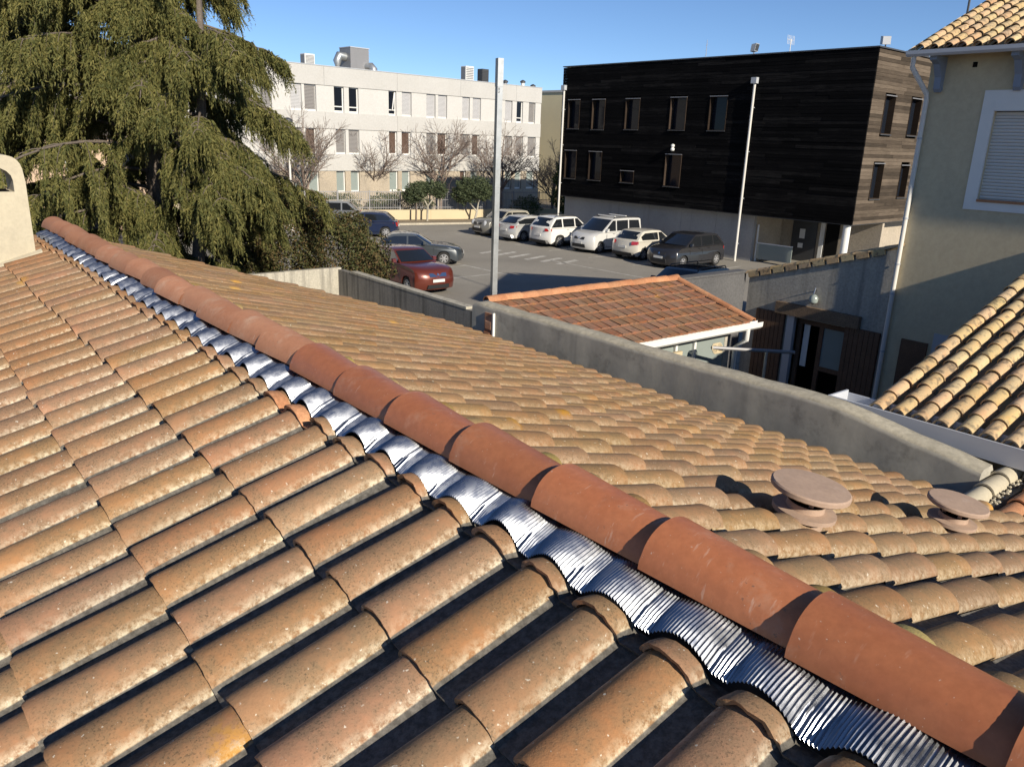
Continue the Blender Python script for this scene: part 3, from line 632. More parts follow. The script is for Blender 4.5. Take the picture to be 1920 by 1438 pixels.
def half_pipe(r0, r1, L, th, n=8, mat=None, name='ridge_tile', flat=1.0):
    mb = MB(); rows = []
    for (y, r) in ((0.0, r0-th), (0.0, r0), (L*0.5, (r0+r1)/2), (L, r1), (L, r1-th)):
        rows.append([(-r*math.cos(math.pi*a/n), y, r*flat*math.sin(math.pi*a/n)) for a in range(n+1)])
    rows.insert(0, [(-(r0-th)*math.cos(math.pi*a/n), min(0.1, L*0.4), (r0-th)*flat*math.sin(math.pi*a/n)) for a in range(n+1)])
    m_ = n+1; vs = [p for r_ in rows for p in r_]; uvs = [(0.05+0.64*a/n, max(0, min(1, r_[a][1]/L))) for r_ in rows for a in range(n+1)]
    fs = [(j*m_+i, j*m_+i+1, (j+1)*m_+i+1, (j+1)*m_+i) for j in range(len(rows)-1) for i in range(n)]
    mb.add(vs, fs, 0, uvs); return mb.mesh(name, mat, 45)
HP = half_pipe(0.085, 0.075, 0.33, 0.014, mat=M['orangeclay'])
for k in range(14): place('ridge_tile', HP, shed, loc=(SV1-8.9-k*0.298, SU1-8.2+0.01, SZ1+0.012+rg.uniform(0,.006)), rot=(rg.uniform(-.02,.02), 0, R(90)+rg.uniform(-.02,.02)))
HV = half_pipe(0.06, 0.052, 0.27, 0.012, mat=M['orangeclay'], name='verge_tile')
for k in range(7): place('verge_tile', HV, sdk, loc=(SV1-SV0-0.03, k*re*0.99-0.01, 0.02), rot=(0.02, 0, 0))
gt = MB(); gt.prism([(-0.06,-0.10),(-0.02,-0.135),(0.05,-0.135),(0.055,-0.02),(0.045,-0.02),(0.04,-0.12),(-0.015,-0.12),(-0.05,-0.09),(-0.055,-0.02),(-0.065,-0.02)], SV0-8.9, SV1+0.12-8.9, lambda a, b, c: (c, SU0-8.2-0.04+a, SZ0+0.03+b))
gt.build('gutter', M['pvc'], shed)
MB().tube([(SV1-0.22-8.9, SU0-0.06-8.2, SZ0-0.08), (SV1-0.22-8.9, SU0-0.06-8.2, SZ0-0.26), (SV1-0.22-8.9, SU0+0.14-8.2, SZ0-0.42), (SV1-0.22-8.9, SU0+0.14-8.2, 0.1)], 0.04, 10).build('downpipe', M['pvc'], shed, smooth=40)
MB().box(SV0-8.9, SV1-0.15-8.9, SU1-0.2-8.2, SU1-0.05-8.2, 0, SZ1-0.08).box(SV1-0.3-8.9, SV1-0.15-8.9, SU0+0.3-8.2, SU1-0.2-8.2, 0, SZ0+0.0).build('wall', M['yardwall'], shed)
zt = SZ0-0.16
for vv in (7.2, 7.9, 8.35, 8.95, 9.35, 9.8): MB().box(vv-0.025-8.9, vv+0.025-8.9, SU0+0.22-8.2, SU0+0.27-8.2, 0, zt).build('glazing_post', M['pvc'], shed)
MB().box(6.9-8.9, 10.6-8.9, SU0+0.27-8.2, SU0+0.285-8.2, 0.05, zt-0.02).build('glazing', M['glassg'], shed)
for (a, b) in ((8.0, 8.72), (8.72, 9.4)):
    f = MB(); z1, z0 = 2.62, 1.4
    f.box(a-8.9, b-8.9, SU0+0.14-8.2, SU0+0.19-8.2, z1-0.05, z1).box(a-8.9, a+0.05-8.9, SU0+0.14-8.2, SU0+0.19-8.2, z0, z1-0.05).box(b-0.05-8.9, b-8.9, SU0+0.14-8.2, SU0+0.19-8.2, z0, z1-0.05)
    w = f.build('window', M['cream'], shed); MB().box(a+0.05-8.9, b-0.05-8.9, SU0+0.155-8.2, SU0+0.165-8.2, z0, z1-0.05).build('pane', M['glassg'], w)
# rotary clothes post in the yard
cp = gthing('clothes_post', 'metal clothes line pole with rope tied at one end', 'clothes line', 10.2, 6.9)
MB().tube([(-0.55,0.25,2.72),(0.75,-0.35,2.60)], 0.028, 8).build('cross_bar', M['greymetal'], cp, smooth=40)
MB().tube([(0.3,-0.15,0.0),(0.3,-0.15,2.64)], 0.022, 8).build('post', M['galv'], cp, smooth=40)
for k in range(5): MB().tube([(-0.50+0.03*k+0.06*math.cos(a), 0.225+0.06*math.sin(a)*0.4, 2.70+0.075*math.sin(a)) for a in [i*math.pi/5 for i in range(11)]], 0.010, 5, cap=False).build('rope', M['cream'], cp)
for dz in (0.35, 0.75): MB().tube([(0.3,-0.15,2.55-dz),(-1.8,-0.6,2.42-dz)], 0.004, 4).build('line', M['pvc'], cp)

# ------------------------------------------------------------------ yellow house, yard wall with doors
yh = gthing('ochre_house', 'two storey ochre rendered house with white roller shutter and canal tile roof', 'house', 16, 7.6)
def Y(v, u, z): return (v-16, u-7.6, z)
VW = 16.0
mb = MB(); zt = 7.42
# wall with a window opening on the facade
wa, wb_, wz0, wz1 = 6.34, 5.05, 4.83, 6.56
def ybox(m_, v0, v1, u0, u1, z0, z1): m_.box(v0-16, v1-16, min(u0,u1)-7.6, max(u0,u1)-7.6, z0, z1)
for (u0, u1, z0, z1) in ((7.6, wa, 0, zt), (wb_, -1, 0, zt), (wa, wb_, 0, wz0), (wa, wb_, wz1, zt)): ybox(mb, VW, VW+0.3, u0, u1, z0, z1)
ybox(mb, VW+0.3, 24.0, 7.6, 7.3, 0, zt); ybox(mb, 23.7, 24, 7.3, -1, 0, zt)
mb.prism([(16.0-16,zt),(24-16,zt),(20-16,zt+1.85)], 7.6-7.6, 7.35-7.6, lambda a, b, c: (a, c, b))
mb.build('wall', M['yellow'], yh)
sr = MB()
for (u0, u1, z0, z1) in ((6.55, wa, 4.68, 6.76), (wb_, 4.84, 4.68, 6.76), (wa, wb_, 4.68, wz0), (wa, wb_, wz1, 6.76)): ybox(sr, VW-0.025, VW+0.02, u0, u1, z0, z1)
wv = sr.build('window', M['pvc'], yh, label='window with closed white roller shutter')
sh = MB(); ns = 27
for k in range(ns):
    z0 = wz0 + (wz1-0.16-wz0)*k/ns; z1 = wz0 + (wz1-0.16-wz0)*(k+1)/ns - 0.006
    sh.add([(VW+0.09-16, wb_-7.6, z0),(VW+0.09-16, wa-7.6, z0),(VW+0.078-16, wa-7.6, (z0+z1)/2),(VW+0.078-16, wb_-7.6, (z0+z1)/2),(VW+0.09-16, wa-7.6, z1),(VW+0.09-16, wb_-7.6, z1)], [(1,0,3,2),(2,3,5,4)])
sh.build('roller_shutter', M['pipe'], wv)
b2 = MB(); ybox(b2, VW+0.10, VW+0.12, wa, wb_, wz0, wz1); b2.build('back', M['darkmetal'], wv)
b2 = MB(); ybox(b2, VW-0.035, VW+0.10, wa-0.001, wb_+0.001, wz1-0.15, wz1); b2.build('shutter_box', M['pvc'], wv)
b2 = MB(); ybox(b2, VW-0.05, VW+0.1, wa-0.01, wb_+0.01, wz0, wz0+0.045); b2.build('sill', M['orangeclay'], wv)
# roof of the house
yp = math.atan(0.42); YE = 15.52
ydk = MB().box(0.0, 10.0, 0.0, 4.95, -0.10, -0.03).build('roof', M['deck'], yh)
ydk.matrix_basis = Matrix(((0, math.cos(yp), -math.sin(yp), YE-16), (-1, 0, 0, 7.72-7.6-0.0), (0, math.sin(yp), math.cos(yp), 7.45), (0,0,0,1)))
# frame: local x runs towards -u from u=7.72, y upslope
YC = [half_pipe(0.088, 0.070, 0.36, 0.013, n=8, mat=M['canal2'], name='cover_tile') for k in range(1)]
PY, CY = 0.25, 0.29
items = []
for i in range(-0, 30):
    for j in range(0, 17):
        x = 0.10 + i*PY; y = -0.04 + j*CY
        loc = (x+rg.uniform(-.012,.012), y+rg.uniform(-.015,.015), 0.03 - 0.0*j+rg.uniform(0,.012)); rot = (rg.uniform(-.05,-.02), rg.uniform(-.05,.05), rg.uniform(-.04,.04))
        if i < 9 and j < 12: place('cover_tile', YC[0], ydk, loc=loc, rot=rot)
        else: items.append((YC[0], Matrix.Translation(loc) @ Matrix.Rotation(rot[2],4,'Z') @ Matrix.Rotation(rot[1],4,'Y') @ Matrix.Rotation(rot[0],4,'X')))
place('cover_tiles', join_meshes('cover_tiles', items, M['canal2']), ydk, kind='stuff')
CHN = MB().grid(lambda a, b: (-0.09+0.18*a, -0.06+5.0*b, 0.05*(2*a-1)**2 - 0.028), 6, 1, uvfn=lambda a, b: (0.2, 0.5)).mesh('channel_tiles', M['canal2'], 60)
for i in range(-1, 30): place('channel_row', CHN, ydk, loc=(0.10+PY/2+i*PY, 0, 0.0))
rb = MB(); rb.quad((20.2-16, 7.72-7.6, 7.45+0.42*4.68), (24.5-16, 7.72-7.6, 7.40), (24.5-16, -2.3-7.6, 7.40), (20.2-16, -2.3-7.6, 7.45+0.42*4.68)); rb.build('rear_slope', M['canal2'], yh)
gt = MB(); gt.prism([(-0.075,0.045),(-0.07,-0.02),(-0.035,-0.06),(0.02,-0.06),(0.055,-0.02),(0.06,0.05),(0.048,0.05),(0.045,-0.015),(0.015,-0.048),(-0.03,-0.048),(-0.06,-0.012),(-0.063,0.045)], 7.84-7.6, -2.3-7.6, lambda a, b, c: (YE-0.02+a-16, c, 7.40+b))
gt.build('gutter', M['gutter'], yh, smooth=30)
dp = MB().tube([Y(YE, 7.72, 7.36), Y(YE, 7.72, 7.16), Y(VW-0.09, 7.56, 6.72), Y(VW-0.07, 7.55, 6.6), Y(VW-0.07, 7.55, 0.0)], 0.045, 12).build('downpipe', M['pipe'], yh, smooth=40)
for z in (5.9, 5.0, 4.4, 3.5, 2.9, 1.7): MB().tube([Y(VW-0.07, 7.55, z), Y(VW-0.07, 7.55, z+0.035)], 0.052, 12).build('pipe_collar', M['zinc'], dp, smooth=40)
for u in (7.38, 6.02, 4.6):
    c = MB(); c.prism([(16.0,7.35),(16.0,6.78),(15.93,6.74),(15.88,6.80),(15.86,7.0),(15.72,7.22),(15.55,7.28),(15.55,7.36)], u-0.06, u+0.06, lambda a, b, c_: (a-16, c_-7.6, b)); c.build('eave_bracket', M['bluewood'], yh)
ve = MB(); ybox(ve, VW-0.004, VW+0.05, 6.86, 6.78, 7.16, 7.25); ve.build('vent_hole', M['hole'], yh)
sf = MB(); sf.quad((YE+0.03-16, 7.72-7.6, 7.40), (16.0-16, 7.72-7.6, 7.57), (16.0-16, -2.3-7.6, 7.57), (YE+0.03-16, -2.3-7.6, 7.40)); sf.build('soffit', M['brown'], yh)
# ground floor shutters on the house
sf = MB(); ybox(sf, VW-0.05, VW-0.005, 7.22, 6.70, 0.75, 2.05); sf.build('wooden_shutter', M['brown'], yh)
sf = MB(); ybox(sf, VW-0.02, VW+0.01, 6.62, 5.8, 0.7, 2.28); sf.build('window_surround', M['zinc'], yh)
# antenna mast by the roof
am = gthing('roof_mast', 'thin dark antenna mast rising beside the ochre house roof', 'antenna', 16.6, 8.0, 7.6)
am.location = W(17.4, 7.75, 7.0)
MB().tube([(0,0,0),(0,0,3.2)], 0.022, 8).build('pole', M['darkmetal'], am)
MB().tube([(0.12,0.05,0.2),(0.12,0.05,3.2)], 0.008, 6).build('wire', M['pvc'], am)
MB().box(-0.05,0.05,-0.05,0.05,0.0,0.35).build('bracket', M['darkmetal'], am)
# yard building wall with rake tiles
yw = gthing('yard_outbuilding', 'stained rendered outbuilding with dark doorway and tiled sloping wall top', 'outbuilding', 16, 9.3)
def Q(v, u, z): return (v-16, u-9.3, z)
zr = lambda u: 3.88 - (u-7.67)*0.297
wl = MB()
def wedge(u0, u1, z0, v0=16.0, v1=16.25):
    wl.hexa([Q(v0,u0,z0), Q(v1,u0,z0), Q(v1,u1,z0), Q(v0,u1,z0), Q(v0,u0,zr(u0)-0.10), Q(v1,u0,zr(u0)-0.10), Q(v1,u1,zr(u1)-0.10), Q(v0,u1,zr(u1)-0.10)])
wedge(7.61, 8.40, 0); wedge(8.40, 9.80, 2.02); wedge(9.80, 11.0, 0)
wl.box(0.25, 4.0, 10.75-9.3, 11.0-9.3, 0, 2.7); wl.box(3.75, 4.0, 7.7-9.3, 10.75-9.3, 0, 2.7)
wl.build('wall', M['yardwall'], yw)
rf = MB(); rf.hexa([Q(16.0,7.62,zr(7.62)-0.098), Q(20,7.62,zr(7.62)-0.098), Q(20,11.05,zr(11.05)-0.098), Q(16.0,11.05,zr(11.05)-0.098), Q(16.0,7.62,zr(7.62)-0.05), Q(20,7.62,zr(7.62)-0.05), Q(20,11.05,zr(11.05)-0.05), Q(16.0,11.05,zr(11.05)-0.05)]); rf.build('roof', M['canal'], yw)
RK = half_pipe(0.10, 0.085, 0.40, 0.015, mat=M['canal'], name='rake_tile', flat=0.7)
for k in range(11): place('rake_tile', RK, yw, loc=Q(16.03, 11.08-k*0.32, zr(11.08-k*0.32)-0.055), rot=(math.atan(0.297), rg.uniform(-.06,.06), R(180)+rg.uniform(-.04,.04)))
RK2 = MB().box(-0.055,0.0,0,0.27,-0.10,0.03).mesh('rake_block', M['canal'])
for k in range(10): place('rake_block', RK2, yw, loc=Q(15.99, 10.75-k*0.32, zr(10.75-k*0.32)-0.06), rot=(-math.atan(0.297), 0, 0))
MB().box(-0.12, -0.002, 8.13-9.3, 10.14-9.3, 2.06, 2.32).build('lintel_beam', M['beam'], yw)
MB().box(-0.05, 0.06, 9.66-9.3, 9.84-9.3, 0, 2.055).build('door_post', M['zinc'], yw)
for (a, b, n_) in ((7.66, 8.43, 7), (9.90, 10.66, 7)):
    d = MB().box(-0.06, -0.012, a-9.3, b-9.3, 0.05, 2.06).build('door_leaf', M['brown'], yw)
    for k in range(n_): w = (b-a)/n_; MB().box(-0.075, -0.06, a-9.3+k*w+0.006, a-9.3+(k+1)*w-0.006, 0.06, 2.05).build('board', M['brown'], d)
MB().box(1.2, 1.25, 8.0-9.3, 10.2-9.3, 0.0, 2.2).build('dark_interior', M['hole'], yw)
gd = MB()
for (a_, b_) in ((8.42, 8.52), (9.02, 9.12), (9.56, 9.655)): gd.box(0.14, 0.20, a_-9.3, b_-9.3, 0.02, 2.0)
gd.box(0.14, 0.20, 8.52-9.3, 9.02-9.3, 1.88, 2.0).box(0.14, 0.20, 9.12-9.3, 9.56-9.3, 1.88, 2.0).box(0.14, 0.20, 8.52-9.3, 9.02-9.3, 0.9, 1.0)
gdo = gd.build('glazed_door', M['brown'], yw)
MB().box(0.165, 0.175, 8.52-9.3, 9.02-9.3, 1.0, 1.88).build('pane', M['glassg'], gdo); MB().box(0.19, 0.21, 9.38-9.3, 9.52-9.3, 0.9, 1.88).build('curtain', M['pvc'], gdo)
lp = gthing('wall_lantern', 'glass and metal wall lantern above the yard doorway', 'lamp', 15.9, 9.23, 2.4)
MB().lathe([(0.03,0.0),(0.09,0.05),(0.10,0.14),(0.06,0.20),(0.03,0.22)], n=12).build('globe', M['glassg'], lp, smooth=40)
MB().tube([(0.1,0,0.30),(0.02,0,0.36),(-0.02,0,0.22)], 0.012, 6).build('bracket', M['chrome'], lp)

# ------------------------------------------------------------------ neighbour's low roof with box gutter (right)
rh = gthing('neighbour_house', 'low house with mottled canal tile roof and blue grey box gutter', 'house', 9, 0)
RP = 0.333; rp = math.atan(RP); RV, RZ, RU = 7.06, 3.335, 3.36
rdk = MB().box(0.0, 7.4, 0, 5.1, -0.10, -0.045).build('roof', M['deck'], rh)
rdk.matrix_basis = Matrix(((0, math.cos(rp), -math.sin(rp), RV-9), (-1, 0, 0, RU), (0, math.sin(rp), math.cos(rp), RZ), (0,0,0,1)))
RCm = [half_pipe(0.074, 0.060, 0.33, 0.012, n=9, mat=M['canal'], name='cover_tile') for k in range(1)]
PR, CR = 0.19, 0.248
items = []
for i in range(0, 38):
    for j in range(0, 20):
        loc = (0.085+i*PR+rg.uniform(-.008,.008), -0.05+j*CR+rg.uniform(-.01,.01), 0.02+rg.uniform(0,.008)); rot = (rg.uniform(-.05,-.025), rg.uniform(-.04,.04), rg.uniform(-.03,.03))
        p = mw((RV,RU,RZ), (0,-1,0), (math.cos(rp),0,math.sin(rp)), (-math.sin(rp),0,math.cos(rp)), loc); q = project(p)
        if q and q[0] < 1960 and -30 < q[1]: place('cover_tile', RCm[0], rdk, loc=loc, rot=rot)
        else: items.append((RCm[0], Matrix.Translation(loc) @ Matrix.Rotation(rot[2],4,'Z') @ Matrix.Rotation(rot[1],4,'Y') @ Matrix.Rotation(rot[0],4,'X')))
place('cover_tiles', join_meshes('cover_tiles', items, M['canal']), rdk, kind='stuff')
CHR = MB().grid(lambda a, b: (-0.075+0.15*a, -0.06+5.1*b, 0.055*(2*a-1)**2 - 0.042), 6, 1, uvfn=lambda a, b: (0.2, 0.5)).mesh('channel_tiles', M['canal'], 60)
for i in range(0, 38): place('channel_row', CHR, rdk, loc=(0.085+PR/2+i*PR, 0, 0.0))
hwl = MB(); hwl.box(7.12-9, 16-9, -4, 3.25, 0, 3.20); hwl.prism([(7.12-9,3.20),(16-9,3.20),(11.9-9,4.80)], 3.0, 3.25, lambda a, b, c: (a, c, b)); hwl.build('wall', M['yellow'], rh)
rb = MB().hexa([(11.9-9,-4,4.80),(16.2-9,-4,3.3),(16.2-9,RU,3.3),(11.9-9,RU,4.80),(11.9-9,-4,4.93),(16.2-9,-4,3.4),(16.2-9,RU,3.4),(11.9-9,RU,4.93)]); rb.build('rear_slope', M['canal'], rh)
bg_ = MB(); gz = 3.285
bg_.box(6.80-9, 6.82-9, -4, 3.66, gz-0.02, gz+0.13).box(6.80-9, 7.16-9, -4, 3.66, gz-0.035, gz-0.0201).box(7.14-9, 7.16-9, -4, 3.66, gz-0.02, gz+0.10).box(6.8201-9, 7.1399-9, 3.64, 3.66, gz-0.02, gz+0.129)
bg_.build('box_gutter', M['gutter'], rh)
tb = MB().box(15.0-9, 15.98-9, -1.5, 3.3, 3.2, 5.0).build('added_shadow_block', M['yellow'], rh)  # added hidden block that throws the slanting shadow on the ochre wall
# small orange roof tucked beside the eave, with mortared verge
oh = gthing('lean_to_roof', 'small lean-to roof of bright orange canal tiles with white mortared verge', 'lean-to', 6.5, 1.0)
odk = MB().box(6.05-6.5, 6.98-6.5, -3.0-1, 2.08-1, 2.88, 3.02).build('roof', M['deck'], oh)
MB().box(6.10-6.5, 6.95-6.5, -2.9-1, 1.9-1, 0, 2.88).build('wall', M['greywall'], oh)
OT = half_pipe(0.078, 0.064, 0.36, 0.013, n=9, mat=M['orangeclay'], name='cover_tile'); OV = half_pipe(0.085, 0.072, 0.36, 0.015, n=9, mat=M['chimney'], name='verge_tile')
for i in range(12):
    for j in range(3): place('cover_tile', OT, odk, loc=(6.04-6.5+j*0.29, 1.80-i*0.20-1, 3.085+j*0.030), rot=(0.05, 0, R(-90)+rg.uniform(-.02,.02)))
for j in range(3): place('verge_tile', OV, odk, loc=(6.10-6.5+j*0.28, 2.06-1, 3.095+j*0.030), rot=(0.05, 0, R(-90)+rg.uniform(-.02,.02)))
MB().box(6.06-6.5, 6.97-6.5, 1.93-1, 2.10-1, 3.02, 3.10).build('verge_bed', M['chimney'], oh)
mo = MB(); r2 = random.Random(4)
for k in range(70): x = 6.12-6.5 + r2.random()*0.85; mo.lathe([(0.006,0),(0.016*r2.uniform(.5,1.3),0.010),(0.005,0.02)], n=5, c=(x, 1.95-1+r2.uniform(-.03,.02), 3.09+r2.uniform(-.01,.03)+(x+0.3)*0.09))
mo.build('mortar', M['chimney'], oh, kind='stuff')

# ------------------------------------------------------------------ white three-storey building
TW = R(90-45.32)
wbd = thing('white_office_building', 'long white three storey concrete building with paired windows and blinds', 'building', (1.74, 72.48, 0), TW)
XL = -46.0
core = MB().box(XL, -0.1, 0.35, 13, 0.0, 9.6).build('wall', M['white2'], wbd)
def band(z0, z1, y, mat, name='band'):
    x = XL
    while x < -0.01:
        x1 = min(0.0, x + 6.13); MB().box(x+0.008, x1-0.008, y, 0.349, z0, z1).build(name, mat, wbd); x = x1
band(8.88, 10.10, 0.0, M['white'], 'parapet_panel'); band(6.06, 7.16, 0.0, M['white'], 'spandrel_panel'); band(3.22, 4.36, 0.0, M['white'], 'spandrel_panel')
MB().box(XL, 0.0, 0.0, 0.349, 0, 1.70).build('plinth', M['stone'], wbd)
MB().box(XL, 0.0, 0.36, 13.0, 9.6, 9.9).build('roof', M['stone'], wbd)
MB().box(XL, 0.03, -0.03, 0.36, 10.10, 10.15).build('parapet_coping', M['zinc'], wbd)
r3 = [(-33.4,-32.6,'g'),(-32.3,-31.5,'g'),(-29.9,-29.1,'l'),(-28.8,-28.0,'g'),(-26.2,-25.4,'g'),(-24.05,-23.2,'l'),(-23.0,-22.1,'g'),(-20.7,-19.9,'o'),(-19.5,-18.7,'o'),(-16.1,-15.4,'t'),(-14.9,-14.0,'l'),(-12.6,-11.7,'l'),(-11.45,-10.55,'l'),(-9.0,-8.2,'l'),(-7.9,-7.0,'l'),(-4.3,-3.45,'l'),(-2.95,-2.2,'o'),(-1.5,-0.7,'g')]
r2_ = [(-33.4,-32.6,'g'),(-32.3,-31.5,'b'),(-29.9,-29.1,'g'),(-28.8,-28.0,'g'),(-26.3,-25.4,'g'),(-24.05,-23.3,'g'),(-23.0,-22.2,'b'),(-20.65,-19.85,'g'),(-19.6,-18.7,'g'),(-16.1,-15.35,'b'),(-14.95,-14.1,'b'),(-12.6,-11.7,'g'),(-11.5,-10.5,'b'),(-9.1,-8.15,'g'),(-7.9,-7.1,'b'),(-4.25,-3.4,'g'),(-2.95,-2.05,'g'),(-1.5,-0.5,'g')]
r1_ = [(-26.2,-25.4,'p'),(-24.0,-23.2,'p'),(-22.9,-22.1,'p'),(-20.7,-19.95,'p'),(-19.5,-18.75,'p'),(-16.1,-15.3,'p'),(-14.95,-14.15,'p'),(-12.6,-11.8,'p'),(-11.4,-10.6,'p'),(-9.15,-8.5,'b'),(-8.0,-7.25,'p'),(-4.1,-3.3,'p'),(-2.9,-2.1,'p'),(-1.5,-0.5,'p')]
for (z0, z1, row, pm) in ((7.16, 8.88, r3, M['white2']), (4.36, 6.06, r2_, M['white2']), (1.70, 3.22, r1_, M['stone'])):
    x = XL
    for (a, b, t) in row + [(0.0, 0.0, None)]:
        if a - x > 0.02: MB().box(x, a-0.0, 0.06, 0.348, z0+0.002, z1-0.002).build('infill_panel', pm, wbd)
        x = b
        if t is None: break
        zb = z0 + 0.06
        fr = MB(); e = 0.07
        fr.box(a, b, 0.20, 0.30, z1-e-0.01, z1-0.003).box(a, b, 0.20, 0.30, z0+0.003, zb+e).box(a, a+e, 0.20, 0.30, zb+e, z1-e-0.01).box(b-e, b, 0.20, 0.30, zb+e, z1-e-0.01)
        if t in 'ot': fr.box(a+e, b-e, 0.20, 0.29, z0+0.36, z0+0.43)
        w = fr.build('window', M['pvc'], wbd)
        if t in 'lg':
            bl = MB(); n = 17
            for k in range(n):
                q0 = zb+e + (z1-zb-2*e)*k/n; q1 = q0 + (z1-zb-2*e)/n*0.86
                bl.quad((a+0.02, 0.17, q0), (b-0.02, 0.17, q0), (b-0.02, 0.205 if t == 'g' else 0.185, q1), (a+0.02, 0.205 if t == 'g' else 0.185, q1))
            bl.build('blind', M['blind_l'] if t == 'l' else M['blind_g'], w)
        MB().box(a+e, b-e, 0.26, 0.275, zb+e, z1-e-0.01).build('pane', {'b': M['glassb'], 'p': M['glassg']}.get(t, M['glass']), w)
        if t == 't':
            sa = MB(); sa.hexa([(b-0.36,0.10,z0+0.42),(b-0.29,0.10,z0+0.42),(b-0.29,0.16,z0+0.42),(b-0.36,0.16,z0+0.42),(b-0.14,0.16,z1-0.1),(b-0.07,0.16,z1-0.1),(b-0.07,0.2,z1-0.1),(b-0.14,0.2,z1-0.1)]); sa.build('open_sash', M['pvc'], w)
# plant on its roof
def rooft(name, label, cat, x, z=9.9, y=1.2):
    t = thing(name, label, cat, (0,0,0), TW); p = Matrix.Rotation(TW, 4, 'Z') @ Vector((x, y, z)); t.location = (1.74+p.x, 72.48+p.y, z); return t
def cond(label, x, w, h, dark, y=1.0):
    t = rooft('air_conditioner', label, 'air conditioner', x, 9.9, y)
    MB().box(-w/2, w/2, -0.3, 0.3, 0.08, h).build('casing', M['darkmetal'] if dark else M['pvc'], t)
    MB().box(-w/2-0.012, -w/2, -0.24, 0.24, 0.15, h-0.06).build('fan_panel', M['darkmetal'] if dark else M['greymetal'], t)
    for k in range(9): MB().box(-w/2+0.05, w/2-0.05, -0.322, -0.302, 0.14+k*(h-0.2)/9, 0.14+(k+0.55)*(h-0.2)/9).build('grille_slat', M['darkmetal'] if dark else M['greymetal'], t)
    for sx in (-1, 1): MB().box(sx*w/2*0.8-0.03, sx*w/2*0.8+0.03, -0.28, 0.28, 0, 0.08).build('foot', M['greymetal'], t)
cond('small grey air conditioner standing alone on the white parapet roof, behind the cedar', -22.1, 0.75, 0.95, False)
cond('tall pale twin-fan air conditioner on the roof beside the steel pole', -7.7, 0.85, 1.35, False)
cond('tall black air conditioner on the roof beside the steel pole', -6.0, 0.70, 1.28, True)
t = rooft('air_handler', 'big grey roof air handling unit with louvres and round ducts', 'air handler', -17.6, 9.9, 1.8)
MB().box(-1.0, 0.55, -0.7, 0.7, 0.15, 1.72).build('casing', M['greymetal'], t)
MB().box(-1.02, 0.60, -0.74, 0.74, 1.72, 1.78).build('lid', M['zinc'], t)
for k in range(4): MB().hexa([(0.551,-0.6,0.95+k*0.19),(0.68,-0.6,0.93+k*0.19),(0.68,0.6,0.93+k*0.19),(0.551,0.6,0.95+k*0.19),(0.551,-0.6,1.10+k*0.19),(0.56,-0.6,1.10+k*0.19),(0.56,0.6,1.10+k*0.19),(0.551,0.6,1.10+k*0.19)]).build('louvre', M['zinc'], t)
MB().tube([(0.4,-0.6,0.55),(0.55,-1.0,0.55),(0.6,-1.2,0.35),(0.6,-1.25,0.0)], 0.28, 14).build('front_duct', M['galv'], t, smooth=50)
MB().tube([(-1.0,0,1.1),(-1.5,0,1.15),(-1.65,0,0.8),(-1.65,0,0.0)], 0.3, 14).build('side_duct', M['galv'], t, smooth=50)
for x, h in ((-3.66, 0.42), (-1.6, 0.55), (-0.35, 0.3)):
    t = rooft('roof_cowl', {-3.66: 'squat dark cowl on the white roof right of the black air conditioner', -1.6: 'white round vent pipe with dark cap near the white roof end', -0.35: 'tiny vent stub at the very end of the white roof'}[x], 'roof vent', x, 9.9, 0.8)
    MB().tube([(0,0,0),(0,0,h)], 0.16, 10).build('pipe', M['pvc'] if x > -3 else M['greymetal'], t, smooth=40); MB().lathe([(0.24,h),(0.24,h+0.12),(0.05,h+0.22)], n=12).build('cap', M['darkmetal'], t, smooth=40)
cb = thing('cream_building', 'cream yellow rendered block standing beyond the white building end', 'building', (6.5, 81, 0), TW)
MB().box(-1.0, 9, 0, 10, 0, 10.4).build('wall', M['creamb'], cb); MB().box(-1.1, 9.1, -0.1, 10.1, 10.4, 10.6).build('roof_edge', M['white'], cb)
for x in (2.5, 5.5):
    for z in (4.4, 7.2): w = MB().box(x, x+1.0, -0.03, 0.0, z, z+1.5).build('window', M['pvc'], cb); MB().box(x+0.08, x+0.92, -0.04, -0.031, z+0.08, z+1.42).build('pane', M['glass'], w)

# ------------------------------------------------------------------ dark timber building
TD = R(41.467)
db = thing('timber_clad_building', 'black larch clad flat roofed building raised over a concrete base', 'building', (11.88, 41.29, 0), TD)
Y0, Y1, Z0, Z1, XD = -5.43, 14.15, 2.44, 10.06, 14.0
MB().box(0.33, XD, Y0+0.33, Y1, Z0+0.02, Z1-0.1).build('core_wall', M['hole'], db)
fw = [(12.57,13.57,6.5,8.18),(10.49,11.54,6.47,8.17),(7.85,8.91,6.5,8.17),(4.6,5.69,6.51,8.19),(2.04,3.13,6.51,8.2),(12.63,13.65,3.53,5.22),(10.51,11.57,3.54,5.21),(7.92,8.95,3.54,4.21),(4.61,5.72,3.52,5.24)]
sw = [(1.28,2.33,6.5,8.18),(4.0,5.12,6.52,8.2),(1.2,2.25,3.58,5.2),(4.08,5.0,3.6,5.14),(7.2,8.2,6.5,8.2),(7.2,8.2,3.6,5.2),(10.2,11.2,6.5,8.2),(10.2,11.2,3.6,5.2)]
